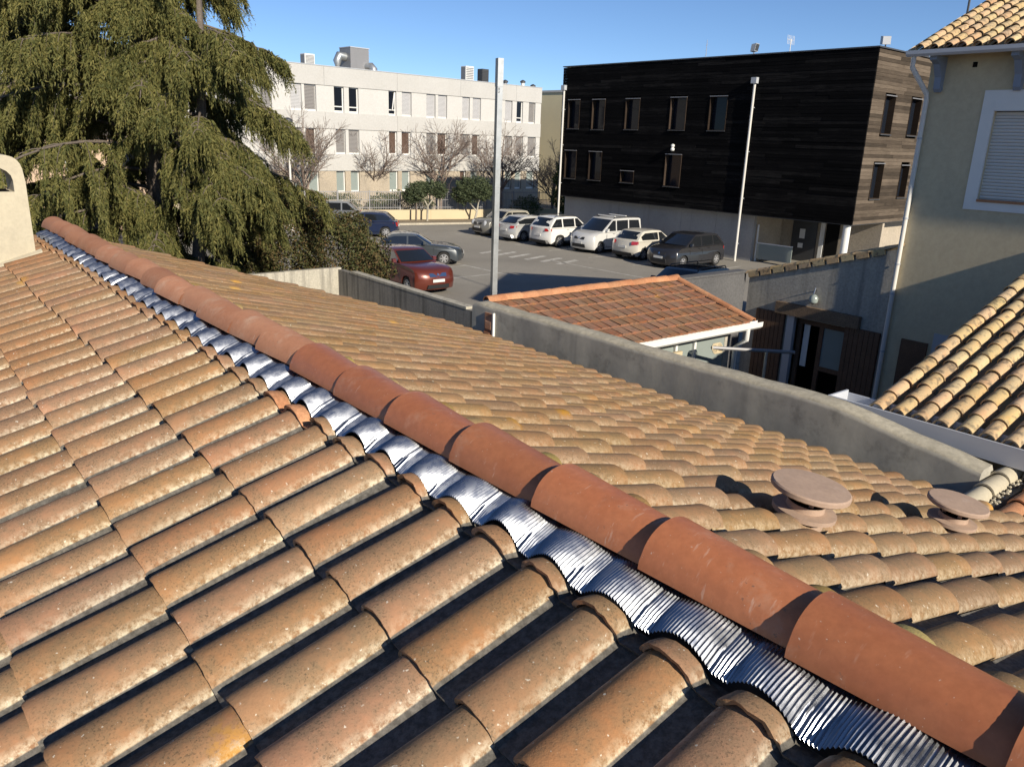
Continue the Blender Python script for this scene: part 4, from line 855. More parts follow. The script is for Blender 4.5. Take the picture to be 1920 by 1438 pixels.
def cladding(a0, a1, wins, fn, mat, seed):
    r2 = random.Random(seed); mb = MB(); bh = 0.158; z = Z0
    while z < Z1 - 0.05:
        z1 = min(z + bh - 0.007, Z1); segs = [(a0, a1)]
        for (p, q, c, d) in wins:
            if z1 > c - 0.02 and z < d + 0.02:
                ns = []
                for (s0, s1) in segs:
                    if q <= s0 or p >= s1: ns.append((s0, s1)); continue
                    if p > s0: ns.append((s0, p))
                    if q < s1: ns.append((q, s1))
                segs = ns
        for (s0, s1) in segs:
            x = s0
            while x < s1 - 0.02:
                x1 = min(s1, x + r2.uniform(1.6, 4.2)); x1 = s1 if s1 - x1 < 0.5 else x1; o = r2.uniform(0, 0.014); tl = r2.uniform(0, .006)
                c8 = [fn(x+0.002, 0.05, z), fn(x1-0.002, 0.05, z), fn(x1-0.002, -o-tl, z), fn(x+0.002, -o-tl, z), fn(x+0.002, 0.05, z1), fn(x1-0.002, 0.05, z1), fn(x1-0.002, -o, z1), fn(x+0.002, -o, z1)]
                mb.hexa(c8); x = x1
        z += bh
    return mb
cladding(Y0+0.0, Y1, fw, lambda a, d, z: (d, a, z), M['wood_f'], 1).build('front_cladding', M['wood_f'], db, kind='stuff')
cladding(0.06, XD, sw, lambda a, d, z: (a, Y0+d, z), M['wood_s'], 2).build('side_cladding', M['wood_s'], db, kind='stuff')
def dwin(p, q, c, d, fn, gl):
    e = 0.03; f = MB()
    def B(a0, a1, d0, d1, z0, z1, m_=f): m_.hexa([fn(a0,d0,z0),fn(a1,d0,z0),fn(a1,d1,z0),fn(a0,d1,z0),fn(a0,d0,z1),fn(a1,d0,z1),fn(a1,d1,z1),fn(a0,d1,z1)])
    B(p, p+e, -0.035, 0.30, c, d); B(q-e, q, -0.035, 0.30, c, d); B(p+e, q-e, -0.035, 0.30, d-e, d); B(p+e, q-e, -0.04, 0.30, c, c+e)
    w = f.build('window', M['reveal'], db)
    m_ = MB(); B(p+e, q-e, 0.26, 0.28, c+e, d-e, m_); m_.build('pane', gl, w)
    m_ = MB(); B(p-0.02, q+0.02, -0.075, -0.041, c-0.045, c-0.002, m_); m_.build('sill', M['darkmetal'], w)
    m_ = MB(); B(p-0.015, q+0.015, -0.06, -0.036, d-0.02, d+0.02, m_); m_.build('head_flashing', M['greymetal'], w)
for a in fw: dwin(*a, lambda a, d, z: (d, a, z), M['glass'])
for a in sw: dwin(*a, lambda a, d, z: (a, Y0+d, z), M['glass'])
MB().box(-0.05, XD, Y0-0.05, Y1+0.02, Z1+0.001, Z1+0.06).build('roof_edge', M['darkmetal'], db)
MB().box(0.02, XD, Y0+0.02, Y1, Z0-0.04, Z0-0.001).build('soffit', M['darkmetal'], db)
cbm = MB()
for k in range(6): cbm.box(0.65, 0.9, 0.10+k*2.34, 0.10+(k+1)*2.34-0.012, 0, Z0-0.045)
cbm.build('concrete_base', M['concrete_d'] if False else M['stone'], db)
for o_ in [o_ for o_ in db.children if o_.name.startswith('concrete_base')]: o_.data.materials[0] = mat_surf('grey_board_concrete', (0.37,0.365,0.355), (0.31,0.305,0.30), 0.5, bs=0.2, bd=0.01, fine=(14,0.08), zstreak=(2,(0.24,0.24,0.235),0.55,0.5))
pw = MB(); pw.box(3.4, 3.6, Y0+0.1, 0.1, 0, Z0-0.045); pw.box(0.9, 3.4, 0.10, 0.3, 0, Z0-0.045); pw.box(3.6, XD, Y0+0.8, Y0+1.0, 0, Z0-0.045); pw.build('porch_wall', M['stone'], db)
MB().lathe([(0.17,0),(0.17,Z0-0.045)], n=20, c=(0.30, Y0+0.35, 0)).build('column', M['pvc'], db, smooth=40)
MB().lathe([(0.17,0),(0.17,Z0-0.045)], n=20, c=(8.0, Y0+0.35, 0)).build('column', M['pvc'], db, smooth=40)
d = MB().box(3.33, 3.38, -2.0, -0.6, 0.0, 2.15).build('door', M['darkmetal'], db, label='black double glazed entrance door with notices')
MB().box(3.31, 3.329, -1.35, -1.05, 1.2, 1.7).build('notice', M['pvc'], d); MB().box(3.31, 3.329, -1.30, -1.02, 0.7, 0.95).build('notice', M['pvc'], d)
MB().box(3.33, 3.38, -3.2, -2.5, 0.0, 2.2).build('door', M['hole'], db); MB().box(3.30, 3.39, -2.42, -2.2, 0.0, 2.2).build('door_frame', M['pvc'], db)
MB().box(0.9, 0.94, -2.1, 0.0, 0.15, 0.95).build('porch_screen', M['glassg'], db); MB().box(0.88, 0.96, -2.1, 0.0, 0.95, 1.0).build('screen_rail', M['pvc'], db); MB().box(0.88, 0.96, -0.06, 0.0, 0.0, 1.9).build('screen_post', M['pvc'], db)
for (y, zb) in ((13.92, 0.0), (0.52, 0.0)):
    pd = MB().tube([(-0.10, y, zb), (-0.10, y, 8.75)], 0.062, 12).build('downpipe', M['pipe'], db, smooth=40)
    MB().box(-0.24, -0.03, y-0.15, y+0.15, 8.74, 9.02).build('hopper', M['zinc'], pd)
    for z in (0.9, 3.2, 5.5, 7.6): MB().box(-0.11, 0.0, y-0.08, y+0.08, z, z+0.04).build('bracket', M['zinc'], pd)
gl = MB().lathe([(0.05,0),(0.11,0.06),(0.11,0.14),(0.05,0.2)], n=12, c=(-0.14, 5.19, 5.40)).lathe([(0.04,0.2),(0.10,0.24),(0.10,0.34),(0.03,0.38)], n=12, c=(-0.14, 5.19, 5.40)).build('wall_light', M['pvc'], db, smooth=50)
def rtd(name, label, cat, x, y): 
    t = thing(name, label, cat, (0,0,0), TD); p = Matrix.Rotation(TD, 4, 'Z') @ Vector((x, y, 0)); t.location = (11.88+p.x, 41.29+p.y, Z1+0.061); return t
for (x, y, lb, a) in ((0.4, 1.1, 'square floodlight on the timber roof edge facing the car park', 0.2), (1.0, -5.2, 'tilted floodlight on the timber roof corner near the ochre house', 2.2)):
    t = rtd('floodlight', lb, 'floodlight', x, y); t.rotation_euler.z += a
    MB().tube([(0,0,0),(0,0,0.18)], 0.03, 8).build('bracket', M['greymetal'], t)
    b_ = MB(); b_.hexa([(-0.22,-0.10,0.16),(0.22,-0.10,0.16),(0.16,0.14,0.14),(-0.16,0.14,0.14),(-0.22,-0.16,0.52),(0.22,-0.16,0.52),(0.16,0.10,0.48),(-0.16,0.10,0.48)]); b_.build('housing', M['zinc'], t)
    MB().hexa([(-0.19,-0.115,0.19),(0.19,-0.115,0.19),(0.19,-0.105,0.19),(-0.19,-0.105,0.19),(-0.19,-0.172,0.49),(0.19,-0.172,0.49),(0.19,-0.16,0.49),(-0.19,-0.16,0.49)]).build('lens', M['darkmetal'], t)
t = rtd('tv_antenna', 'white television aerial on a short mast above the timber building', 'antenna', 1.5, -0.2)
MB().tube([(0,0,0),(0,0,0.75)], 0.02, 6).build('mast', M['pipe'], t); MB().tube([(-0.35,0,0.72),(0.35,0.1,0.72)], 0.012, 5).build('boom', M['pipe'], t)
for k in range(6): MB().tube([(-0.3+k*0.12,-0.0,0.5),(-0.3+k*0.12,0.02,0.92)], 0.009, 4).build('element', M['pipe'], t)
t = rtd('thin_mast', 'thin lattice mast on the roof over the middle timber windows', 'mast', 3.0, 5.9)
MB().tube([(0,0,0),(0,0,1.25)], 0.014, 6).build('mast', M['greymetal'], t)
for k in range(4): MB().tube([(-0.07,0,0.2+k*0.25),(0.07,0,0.3+k*0.25)], 0.01, 4).build('rung', M['greymetal'], t)
# ------------------------------------------------------------------ pole, lamp, kerb, fence
tp = thing('steel_pole', 'tall galvanised steel pole standing behind the orange tiled shed', 'pole', (-0.51, 18.49, 0), R(28))
MB().box(-0.062, 0.062, -0.062, 0.062, 0, 6.75).build('shaft', M['galv'], tp)
MB().box(-0.068, 0.068, -0.068, 0.068, 6.75, 7.33).build('head_box', M['galv'], tp)
for z in (2.2, 4.6): MB().box(-0.066, 0.066, -0.066, 0.066, z, z+0.03).build('joint_band', M['galv'], tp)
MB().tube([(-0.03,-0.06,6.62),(-0.03,-0.10,6.66),(-0.03,-0.06,6.72)], 0.012, 6).build('hook', M['darkmetal'], tp); MB().tube([(0.06,0.0,6.6),(0.10,0,6.66),(0.06,0,6.74)], 0.014, 6).build('hook', M['darkmetal'], tp)
lm = thing('street_lamp', 'slim street lamp with round head peeking past the cedar branches', 'street lamp', (-13.55, 48.13, 0))
MB().tube([(0,0,0),(0,0,6.2)], [0.08,0.05], 10).build('post', M['pipe'], lm, smooth=40); MB().lathe([(0.06,6.2),(0.30,6.25),(0.28,6.42),(0.08,6.52)], n=14).build('lamp_head', M['darkmetal'], lm, smooth=40)
A_, B_ = Vector((-24, 48.6, 0)), Vector((8, 64.5, 0)); fd = (B_-A_).normalized(); fa = math.atan2(fd.y, fd.x); FL = (B_-A_).length
# kerb and strip, same direction as the fence
kb = MB().box(0, FL, -2.6, -2.42, 0, 0.13).build('kerb', M['kerb'], kind='structure'); kb.location = A_; kb.rotation_euler = (0,0,fa)
vg = MB().box(0, FL, -2.42, 0, 0, 0.10).build('planting_strip', M['dirt'], kind='structure'); vg.location = A_; vg.rotation_euler = (0,0,fa)
ft = thing('railing_fence', 'low cream wall topped with thin grey metal railings along the car park', 'fence', A_, fa)
for k in range(9): MB().box(k*FL/9+0.004, (k+1)*FL/9-0.004, 0, 0.22, 0, 0.78).build('low_wall', M['cream'], ft)
MB().box(0, FL, 0.08, 0.13, 0.92, 0.96).build('bottom_rail', M['greymetal'], ft); MB().box(0, FL, 0.08, 0.13, 1.98, 2.02).build('top_rail', M['greymetal'], ft)
MB().box(0, FL, 0.08, 0.13, 1.45, 1.48).build('middle_rail', M['greymetal'], ft)
PST = MB().box(-0.035, 0.035, 0.07, 0.14, 0.78, 2.1).mesh('fence_post', M['greymetal']); BAR = MB().box(-0.011, 0.011, 0.095, 0.115, 0.78, 2.05).mesh('railing_bar', M['greymetal'])
n = int(FL/2.2)
for k in range(n+1): place('fence_post', PST, ft, loc=(k*2.2, 0, 0))
nb = 0; x = 0.14
while x < FL and nb < 290: place('railing_bar', BAR, ft, loc=(x, 0, 0)); x += 0.125; nb += 1

# ------------------------------------------------------------------ vegetation
def tube_np(segs, n=5):
    """segs: list of (p0, p1, r0, r1) -> verts, tris"""
    V = []; T = []; b = 0
    for p0, p1, r0, r1 in segs:
        p0 = np.asarray(p0, float); p1 = np.asarray(p1, float); t = p1-p0; L = np.linalg.norm(t)
        if L < 1e-6: continue
        t /= L; a = np.cross(t, (0,0,1.0) if abs(t[2]) < 0.9 else (1.0,0,0)); a /= np.linalg.norm(a); c = np.cross(t, a)
        q = np.arange(n)*2*math.pi/n
        ring = np.cos(q)[:,None]*a + np.sin(q)[:,None]*c
        V.append(p0 + ring*r0); V.append(p1 + ring*r1)
        for k in range(n): k2 = (k+1) % n; T += [(b+k, b+k2, b+n+k2), (b+k, b+n+k2, b+n+k)]
        b += 2*n
    return np.concatenate(V), np.array(T)
def bare_tree(loc, h, label, seed, spread=1.35):
    h *= 1.1
    r2 = random.Random(seed); segs = []
    def grow(p, d, L, r, lev):
        n = 3 if lev < 3 else 2; q = p
        for k in range(n):
            d2 = (d + Vector((r2.gauss(0,.13), r2.gauss(0,.13), r2.gauss(0.05,.08)))).normalized(); e = q + d2*L/n
            ra, rb = r*(1-0.35*k/n), r*(1-0.35*(k+1)/n); segs.append((q, e, ra, rb)); q = e; d = d2
            if lev < 5 and (k > 0 or lev > 0):
                for m_ in range(2 if lev < 4 else 2):
                    ax = Vector((r2.gauss(0,1), r2.gauss(0,1), r2.gauss(0,0.4))).normalized(); nd_ = (d*0.75 + ax*0.75*spread + Vector((0,0,0.18))).normalized()
                    grow(q, nd_, L*r2.uniform(0.5,0.72), rb*0.62, lev+1)
        if lev < 5: grow(q, d, L*0.62, r*0.55, lev+1)
    trunk_h = h*0.24
    t = thing('bare_tree', label, 'tree', loc, group='leafless trees in front of the white building')
    V, T = tube_np([((0,0,0), (0.03,0.02,trunk_h*0.5), 0.14, 0.125), ((0.03,0.02,trunk_h*0.5), (0,0.05,trunk_h), 0.125, 0.12)], 8); place('trunk', npmesh('trunk', V, T, M['twig']), t)
    for k in range(5): a = k*1.257 + r2.uniform(-.3,.3); grow(Vector((0,0.05,trunk_h)), Vector((math.cos(a)*0.55*spread, math.sin(a)*0.55*spread, 0.9)).normalized(), h*0.30, 0.062, 2)
    grow(Vector((0,0.05,trunk_h)), Vector((0,0,1)), h*0.34, 0.075, 2)
    segs[:] = [(a, b, max(c, 0.010), max(d, 0.008)) for a, b, c, d in segs]
    V, T = tube_np(segs, 4); place('crown', npmesh('crown', V, T, M['twig']), t)
bare_tree((-14.31,54.14,0), 7.2, 'bare leafless tree half hidden behind the cedar and the street lamp', 11)
bare_tree((-10.86,61.04,0), 6.8, 'bare leafless tree behind the railings, beside the cedar tips', 12)
bare_tree((-6.14,63.71,0), 7.5, 'bare leafless tree behind the railings above the two slim evergreen trees', 13)
bare_tree((-1.38,65.99,0), 6.8, 'bare leafless tree behind the railings beside the steel pole', 14)
bare_tree((2.6,62.0,0), 5.6, 'dark bare leafless tree beside the timber building corner', 15)
def leaf_cloud(blobs, n, size, seed, hang=0.0, asp=0.45):
    """leaf sized faces spread through noisy ellipsoids: blobs = (cx,cy,cz,rx,ry,rz)"""
    r2 = np.random.default_rng(seed); V = []; vol = np.array([b[3]*b[4]*b[5] for b in blobs])**0.7; vol /= vol.sum()
    for b, f in zip(blobs, vol):
        m_ = int(n*f); d = r2.normal(size=(m_,3)); d /= np.linalg.norm(d, axis=1)[:,None]; rad = r2.random(m_)**0.22
        ph = r2.random(3)*6; lump = 1 + 0.16*np.sin(d[:,0]*5+ph[0])*np.sin(d[:,1]*6+ph[1]) + 0.13*np.sin(d[:,2]*9+ph[2]+d[:,0]*7)
        c = np.array(b[:3]) + d*(rad*lump)[:,None]*np.array(b[3:6]); V.append(c)
    C = np.concatenate(V); m_ = len(C)
    a = r2.normal(size=(m_,3)); a[:,2] -= hang; a /= np.linalg.norm(a, axis=1)[:,None]; w = np.cross(a, r2.normal(size=(m_,3))); w /= np.linalg.norm(w, axis=1)[:,None]
    s = size*r2.uniform(0.6,1.35,m_)[:,None]
    v4 = np.stack([C-a*s*0.5, C+w*s*asp*0.5, C+a*s*0.5, C-w*s*asp*0.5], 1).reshape(-1,3)
    i = np.arange(m_)*4; T = np.concatenate([np.stack([i,i+1,i+2],1), np.stack([i,i+2,i+3],1)])
    return v4, T
def small_tree(name, label, loc, trunk, blobs, n, size, mat, seed, group=None, bark='bark'):
    t = thing(name, label, 'tree' if 'tree' in name else 'shrub', loc, group=group)
    V, T = tube_np(trunk, 7); place('trunk', npmesh('trunk', V, T, M[bark]), t)
    V, T = leaf_cloud(blobs, n, size, seed); place('crown', npmesh('crown', V, T, M[mat]), t); return t
small_tree('olive_tree', 'slim evergreen tree with dark rounded crown and straight stem at the cream wall', (-7.1,56.0,0.1), [((0,0,0),(0.02,0,1.0),0.07,0.06),((0.02,0,1.0),(0.05,0,1.8),0.06,0.04)], [(0,0,2.0,0.75,0.75,0.65),(-0.3,0,1.7,0.6,0.5,0.5)], 5200, 0.13, 'olive', 1)
small_tree('olive_tree', 'small tree with pale forked trunk and loose crown at the cream wall', (-6.35,56.3,0.1), [((0,0,0),(0.03,0,1.0),0.075,0.07),((0.03,0,1.0),(0.45,0,1.6),0.05,0.035),((0.03,0,1.0),(-0.25,0.1,1.5),0.05,0.03),((0.45,0,1.6),(0.6,0,2.1),0.035,0.02)], [(0.55,0.1,2.2,0.8,0.7,0.55),(0.9,0,1.9,0.45,0.4,0.4),(-0.3,0.5,2.2,0.6,0.5,0.5)], 4600, 0.13, 'olive', 2, bark='concrete')
small_tree('olive_tree', 'broad dark evergreen tree with twisted pale trunks near the steel pole', (-3.1,57.9,0.1), [((0,0,0),(0.15,0,0.6),0.09,0.075),((0.15,0,0.6),(-0.35,0,1.2),0.06,0.05),((0.15,0,0.6),(0.25,0,1.3),0.07,0.05),((0.25,0,1.3),(0.0,0,1.8),0.05,0.03),((0.25,0,1.3),(0.55,0,1.7),0.045,0.03)], [(-0.2,0,2.2,1.25,1.0,0.85),(-0.9,0,1.8,0.8,0.7,0.7),(0.6,0,2.0,0.7,0.6,0.6)], 9500, 0.14, 'olive', 3, bark='concrete')
small_tree('round_bush', 'low round dark bush behind the grey parked mini', (0.6,61.5,0.1), [((0,0,0),(0,0,0.6),0.06,0.04)], [(0,0,0.85,1.15,1.0,0.75)], 4500, 0.11, 'hedge', 4)
small_tree('garden_hedge', 'green clipped hedge behind the railings left of the slim evergreens', (-9.0,58.9,0), [((0,0,0),(0,0,0.8),0.05,0.04)], [(-0.8,0,0.9,1.2,0.6,0.9),(0.6,0.3,1.0,1.4,0.7,1.0),(1.9,0.8,0.8,0.9,0.6,0.7)], 8500, 0.12, 'hedge', 5)
small_tree('garden_hedge', 'light green hedge behind the railings next to the cedar tips', (-13.4,56.3,0), [((0,0,0),(0,0,0.8),0.05,0.04)], [(-0.9,-0.3,0.9,1.5,0.7,0.95),(1.0,0.6,0.9,1.4,0.7,0.9)], 7500, 0.12, 'hedge', 6)
small_tree('garden_tree', 'dark evergreen tree in shade at the timber building corner', (3.6,58.5,0), [((0,0,0),(0,0,2.0),0.10,0.07)], [(0,0,3.2,1.1,1.1,1.6),(-0.3,0.2,1.8,0.9,0.9,1.0)], 8000, 0.16, 'hedge', 7)
# bronze shrub above the concrete walls
small_tree('photinia_shrub', 'dense bronze green shrub spilling over the concrete walls', (-5.6,23.6,0), [((0,0,0),(0.1,0,1.5),0.07,0.05),((-1.2,-0.1,0),(-1.3,0,1.8),0.07,0.05),((1.1,0.1,0),(1.2,0,1.5),0.06,0.04),((0.1,0,1.5),(0.3,0.1,2.6),0.05,0.02)],
           [(0.2,0,2.2,1.25,0.9,1.25),(-1.3,0.2,2.4,1.2,0.9,1.5),(1.25,-0.2,1.85,0.75,0.75,1.0),(-2.5,0.3,2.4,1.1,0.9,1.7),(0.7,0,3.0,0.55,0.5,0.5),(-0.5,0,3.3,0.6,0.5,0.55),(-1.6,0,3.6,0.6,0.5,0.6)], 52000, 0.085, 'shrub', 8)
# the big cedar
def cedar(loc, H, label, seed, Lmax):
    r2 = random.Random(seed); rn = np.random.default_rng(seed); wood = []; base = []; dirs = []; lens = []
    tr = [Vector((0,0,0)), Vector((0.1,0.05,4)), Vector((0.0,0.1,8)), Vector((0.1,0,12)), Vector((0,0,H))]; rad = [0.42,0.34,0.25,0.15,0.03]
    for k in range(4): wood.append((tr[k], tr[k+1], rad[k], rad[k+1]))
    t2 = [Vector((-0.9,0.3,0)), Vector((-1.7,0.2,3.0)), Vector((-2.6,0.0,6.0)), Vector((-3.0,0,9.5)), Vector((-3.0,0,13))]
    for k in range(4): wood.append((t2[k], t2[k+1], [0.30,0.24,0.18,0.1][k], [0.24,0.18,0.1,0.03][k]))
    t3 = [Vector((0.9,-0.4,0)), Vector((1.5,-0.7,3.5)), Vector((1.9,-0.8,7.5)), Vector((2.0,-0.8,11))]
    for k in range(3): wood.append((t3[k], t3[k+1], [0.22,0.17,0.1][k], [0.17,0.1,0.03][k]))
    def hang(p, L, dirv):
        base.append(p); lens.append(L); dirs.append(dirv)
    def limb(p0, az, L, z_up, droop):
        d = Vector((math.cos(az), math.sin(az), 0)); prev = p0; n = 10; side = Vector((-d.y, d.x, 0)); bend = r2.uniform(-.12,.12)
        for k in range(1, n+1):
            s = k/n; p = p0 + d*L*s + side*bend*L*s*s + Vector((0,0,L*(z_up*s - droop*s*s)))
            wood.append((prev, p, 0.055*(1-s*0.85)+0.008, 0.055*(1-(s+0.1)*0.85)+0.006))
            if s > 0.28 and r2.random() < 0.85:
                for m_ in range(2):
                    sg = 1 if m_ else -1; l2 = L*(0.10+0.16*(1-s))*r2.uniform(0.6,1.3) + 0.35
                    a2 = az + sg*r2.uniform(0.35,1.0); e = Vector((math.cos(a2), math.sin(a2), 0)); pq = p; m2 = 6; dr = r2.uniform(0.55,1.05)
                    for q in range(1, m2+1):
                        f = q/m2; pp_ = p + e*l2*f*(1-0.22*f) + Vector((0,0,l2*(0.06*f - dr*f*f))); wood.append((pq, pp_, 0.014*(1.2-f), 0.012*(1.1-f)))
                        for w_ in range(8):
                            o = pq.lerp(pp_, r2.random()) + Vector((r2.gauss(0,.05), r2.gauss(0,.05), 0)); hang(o, r2.uniform(0.20,0.55)*(0.6+0.6*f), e*r2.uniform(0.0,0.55) + d*r2.uniform(0,0.35) + Vector((r2.gauss(0,.20), r2.gauss(0,.20), -r2.uniform(0.8,1.5))))
                        pq = pp_
                for w_ in range(10): o = prev.lerp(p, r2.random()); hang(o, r2.uniform(0.2,0.5), d*r2.uniform(0.1,0.6) + side*r2.gauss(0,0.6) + Vector((0,0,-r2.uniform(0.5,1.3))))
            prev = p
    z = 1.6; a = 0.0
    while z < H - 0.6:
        for k in range(3):
            a += 2.4 + r2.uniform(-.5,.5); L = (Lmax*(1-(z/H)**1.6)**0.7 + 0.5)*r2.uniform(0.62,1.08)
            L *= 1 - (0.44 if z > 5.5 else 0.22)*max(0.0, math.cos(a+0.2))
            if z < 4.4 and math.cos(a+0.75) > -0.25: L *= 0.25 + 0.13*z          # the side over the car park is shorter low down
            limb(Vector((0.05,0.05,z)), a, L, r2.uniform(0.12,0.38), r2.uniform(0.30,0.52))
        z += 0.48
    for (tk, zs) in ((t2, (2.2,3.0,3.6,4.2,5.0,5.8,6.6,7.4,8.2,9.2,10.4)), (t3, (4.4,4.9,5.4,6.0,6.6,7.2,7.9,8.8))):
        for zz in zs:
            for m_ in range(3 if tk is t2 else 2):
                for k in range(len(tk)-1):
                    if tk[k].z <= zz <= tk[k+1].z: pz = tk[k].lerp(tk[k+1], (zz-tk[k].z)/(tk[k+1].z-tk[k].z))
                limb(pz, r2.uniform(0,6.28) if tk is t2 else r2.uniform(-2.8,-0.2), r2.uniform(1.8,3.2) if tk is t2 else r2.uniform(1.5,2.6), r2.uniform(0.1,0.35), r2.uniform(0.35,0.6))
    B = np.array([tuple(p) for p in base]); D = np.array([tuple(p) for p in dirs]); D /= np.linalg.norm(D, axis=1)[:,None]; L = np.array(lens)
    # needle sprays along every hanging twig
    K = 18; V = []
    for k in range(K):
        f = (k+rn.random(len(B)))/K; c = B + D*(L*f)[:,None]; c[:,2] -= 0.25*L*f*f
        nd2 = D*0.9 + rn.normal(size=B.shape)*0.45; nd2[:,2] -= 0.15; nd2 /= np.linalg.norm(nd2, axis=1)[:,None]
        w = np.cross(nd2, rn.normal(size=B.shape)); w /= np.linalg.norm(w, axis=1)[:,None]; s = (rn.uniform(0.07,0.15,len(B))*(1.15-0.5*f))[:,None]
        V.append(np.stack([c - w*s*0.15, c + w*s*0.15, c + nd2*s], 1).reshape(-1,3))
    V = np.concatenate(V); T = np.arange(len(V)).reshape(-1,3)
    t = thing('cedar_tree', label, 'tree', loc)
    Vw, Tw = tube_np(wood, 5); place('trunk', npmesh('trunk', Vw, Tw, M['bark']), t); place('crown', npmesh('crown', V, T, M['cedar']), t)
    return len(T)
cedar((-10.1,22.4,0), 15.0, 'large drooping cedar with olive green hanging branches beyond the roof', 5, 6.4)
# house glimpsed behind the cedar
bh = thing('background_house', 'pale house with brown roof glimpsed between the cedar branches', 'house', (-24, 44, 0), R(38))
MB().box(-5,5,0,8,0,5.2).build('wall', M['pink'], bh); MB().prism([(-0.5,5.2),(8.5,5.2),(4,7.0)], -5.4, 5.4, lambda a, b, c: (c, a, b)).build('roof', M['deck'], bh)
for x in (-3.2, -0.5, 2.2):
    for z in (0.9, 3.3): w = MB().box(x, x+1.0, -0.05, 0, z, z+1.3).build('window', M['pvc'], bh); MB().box(x+0.08, x+0.92, -0.06, -0.051, z+0.08, z+1.22).build('pane', M['glass'], w)

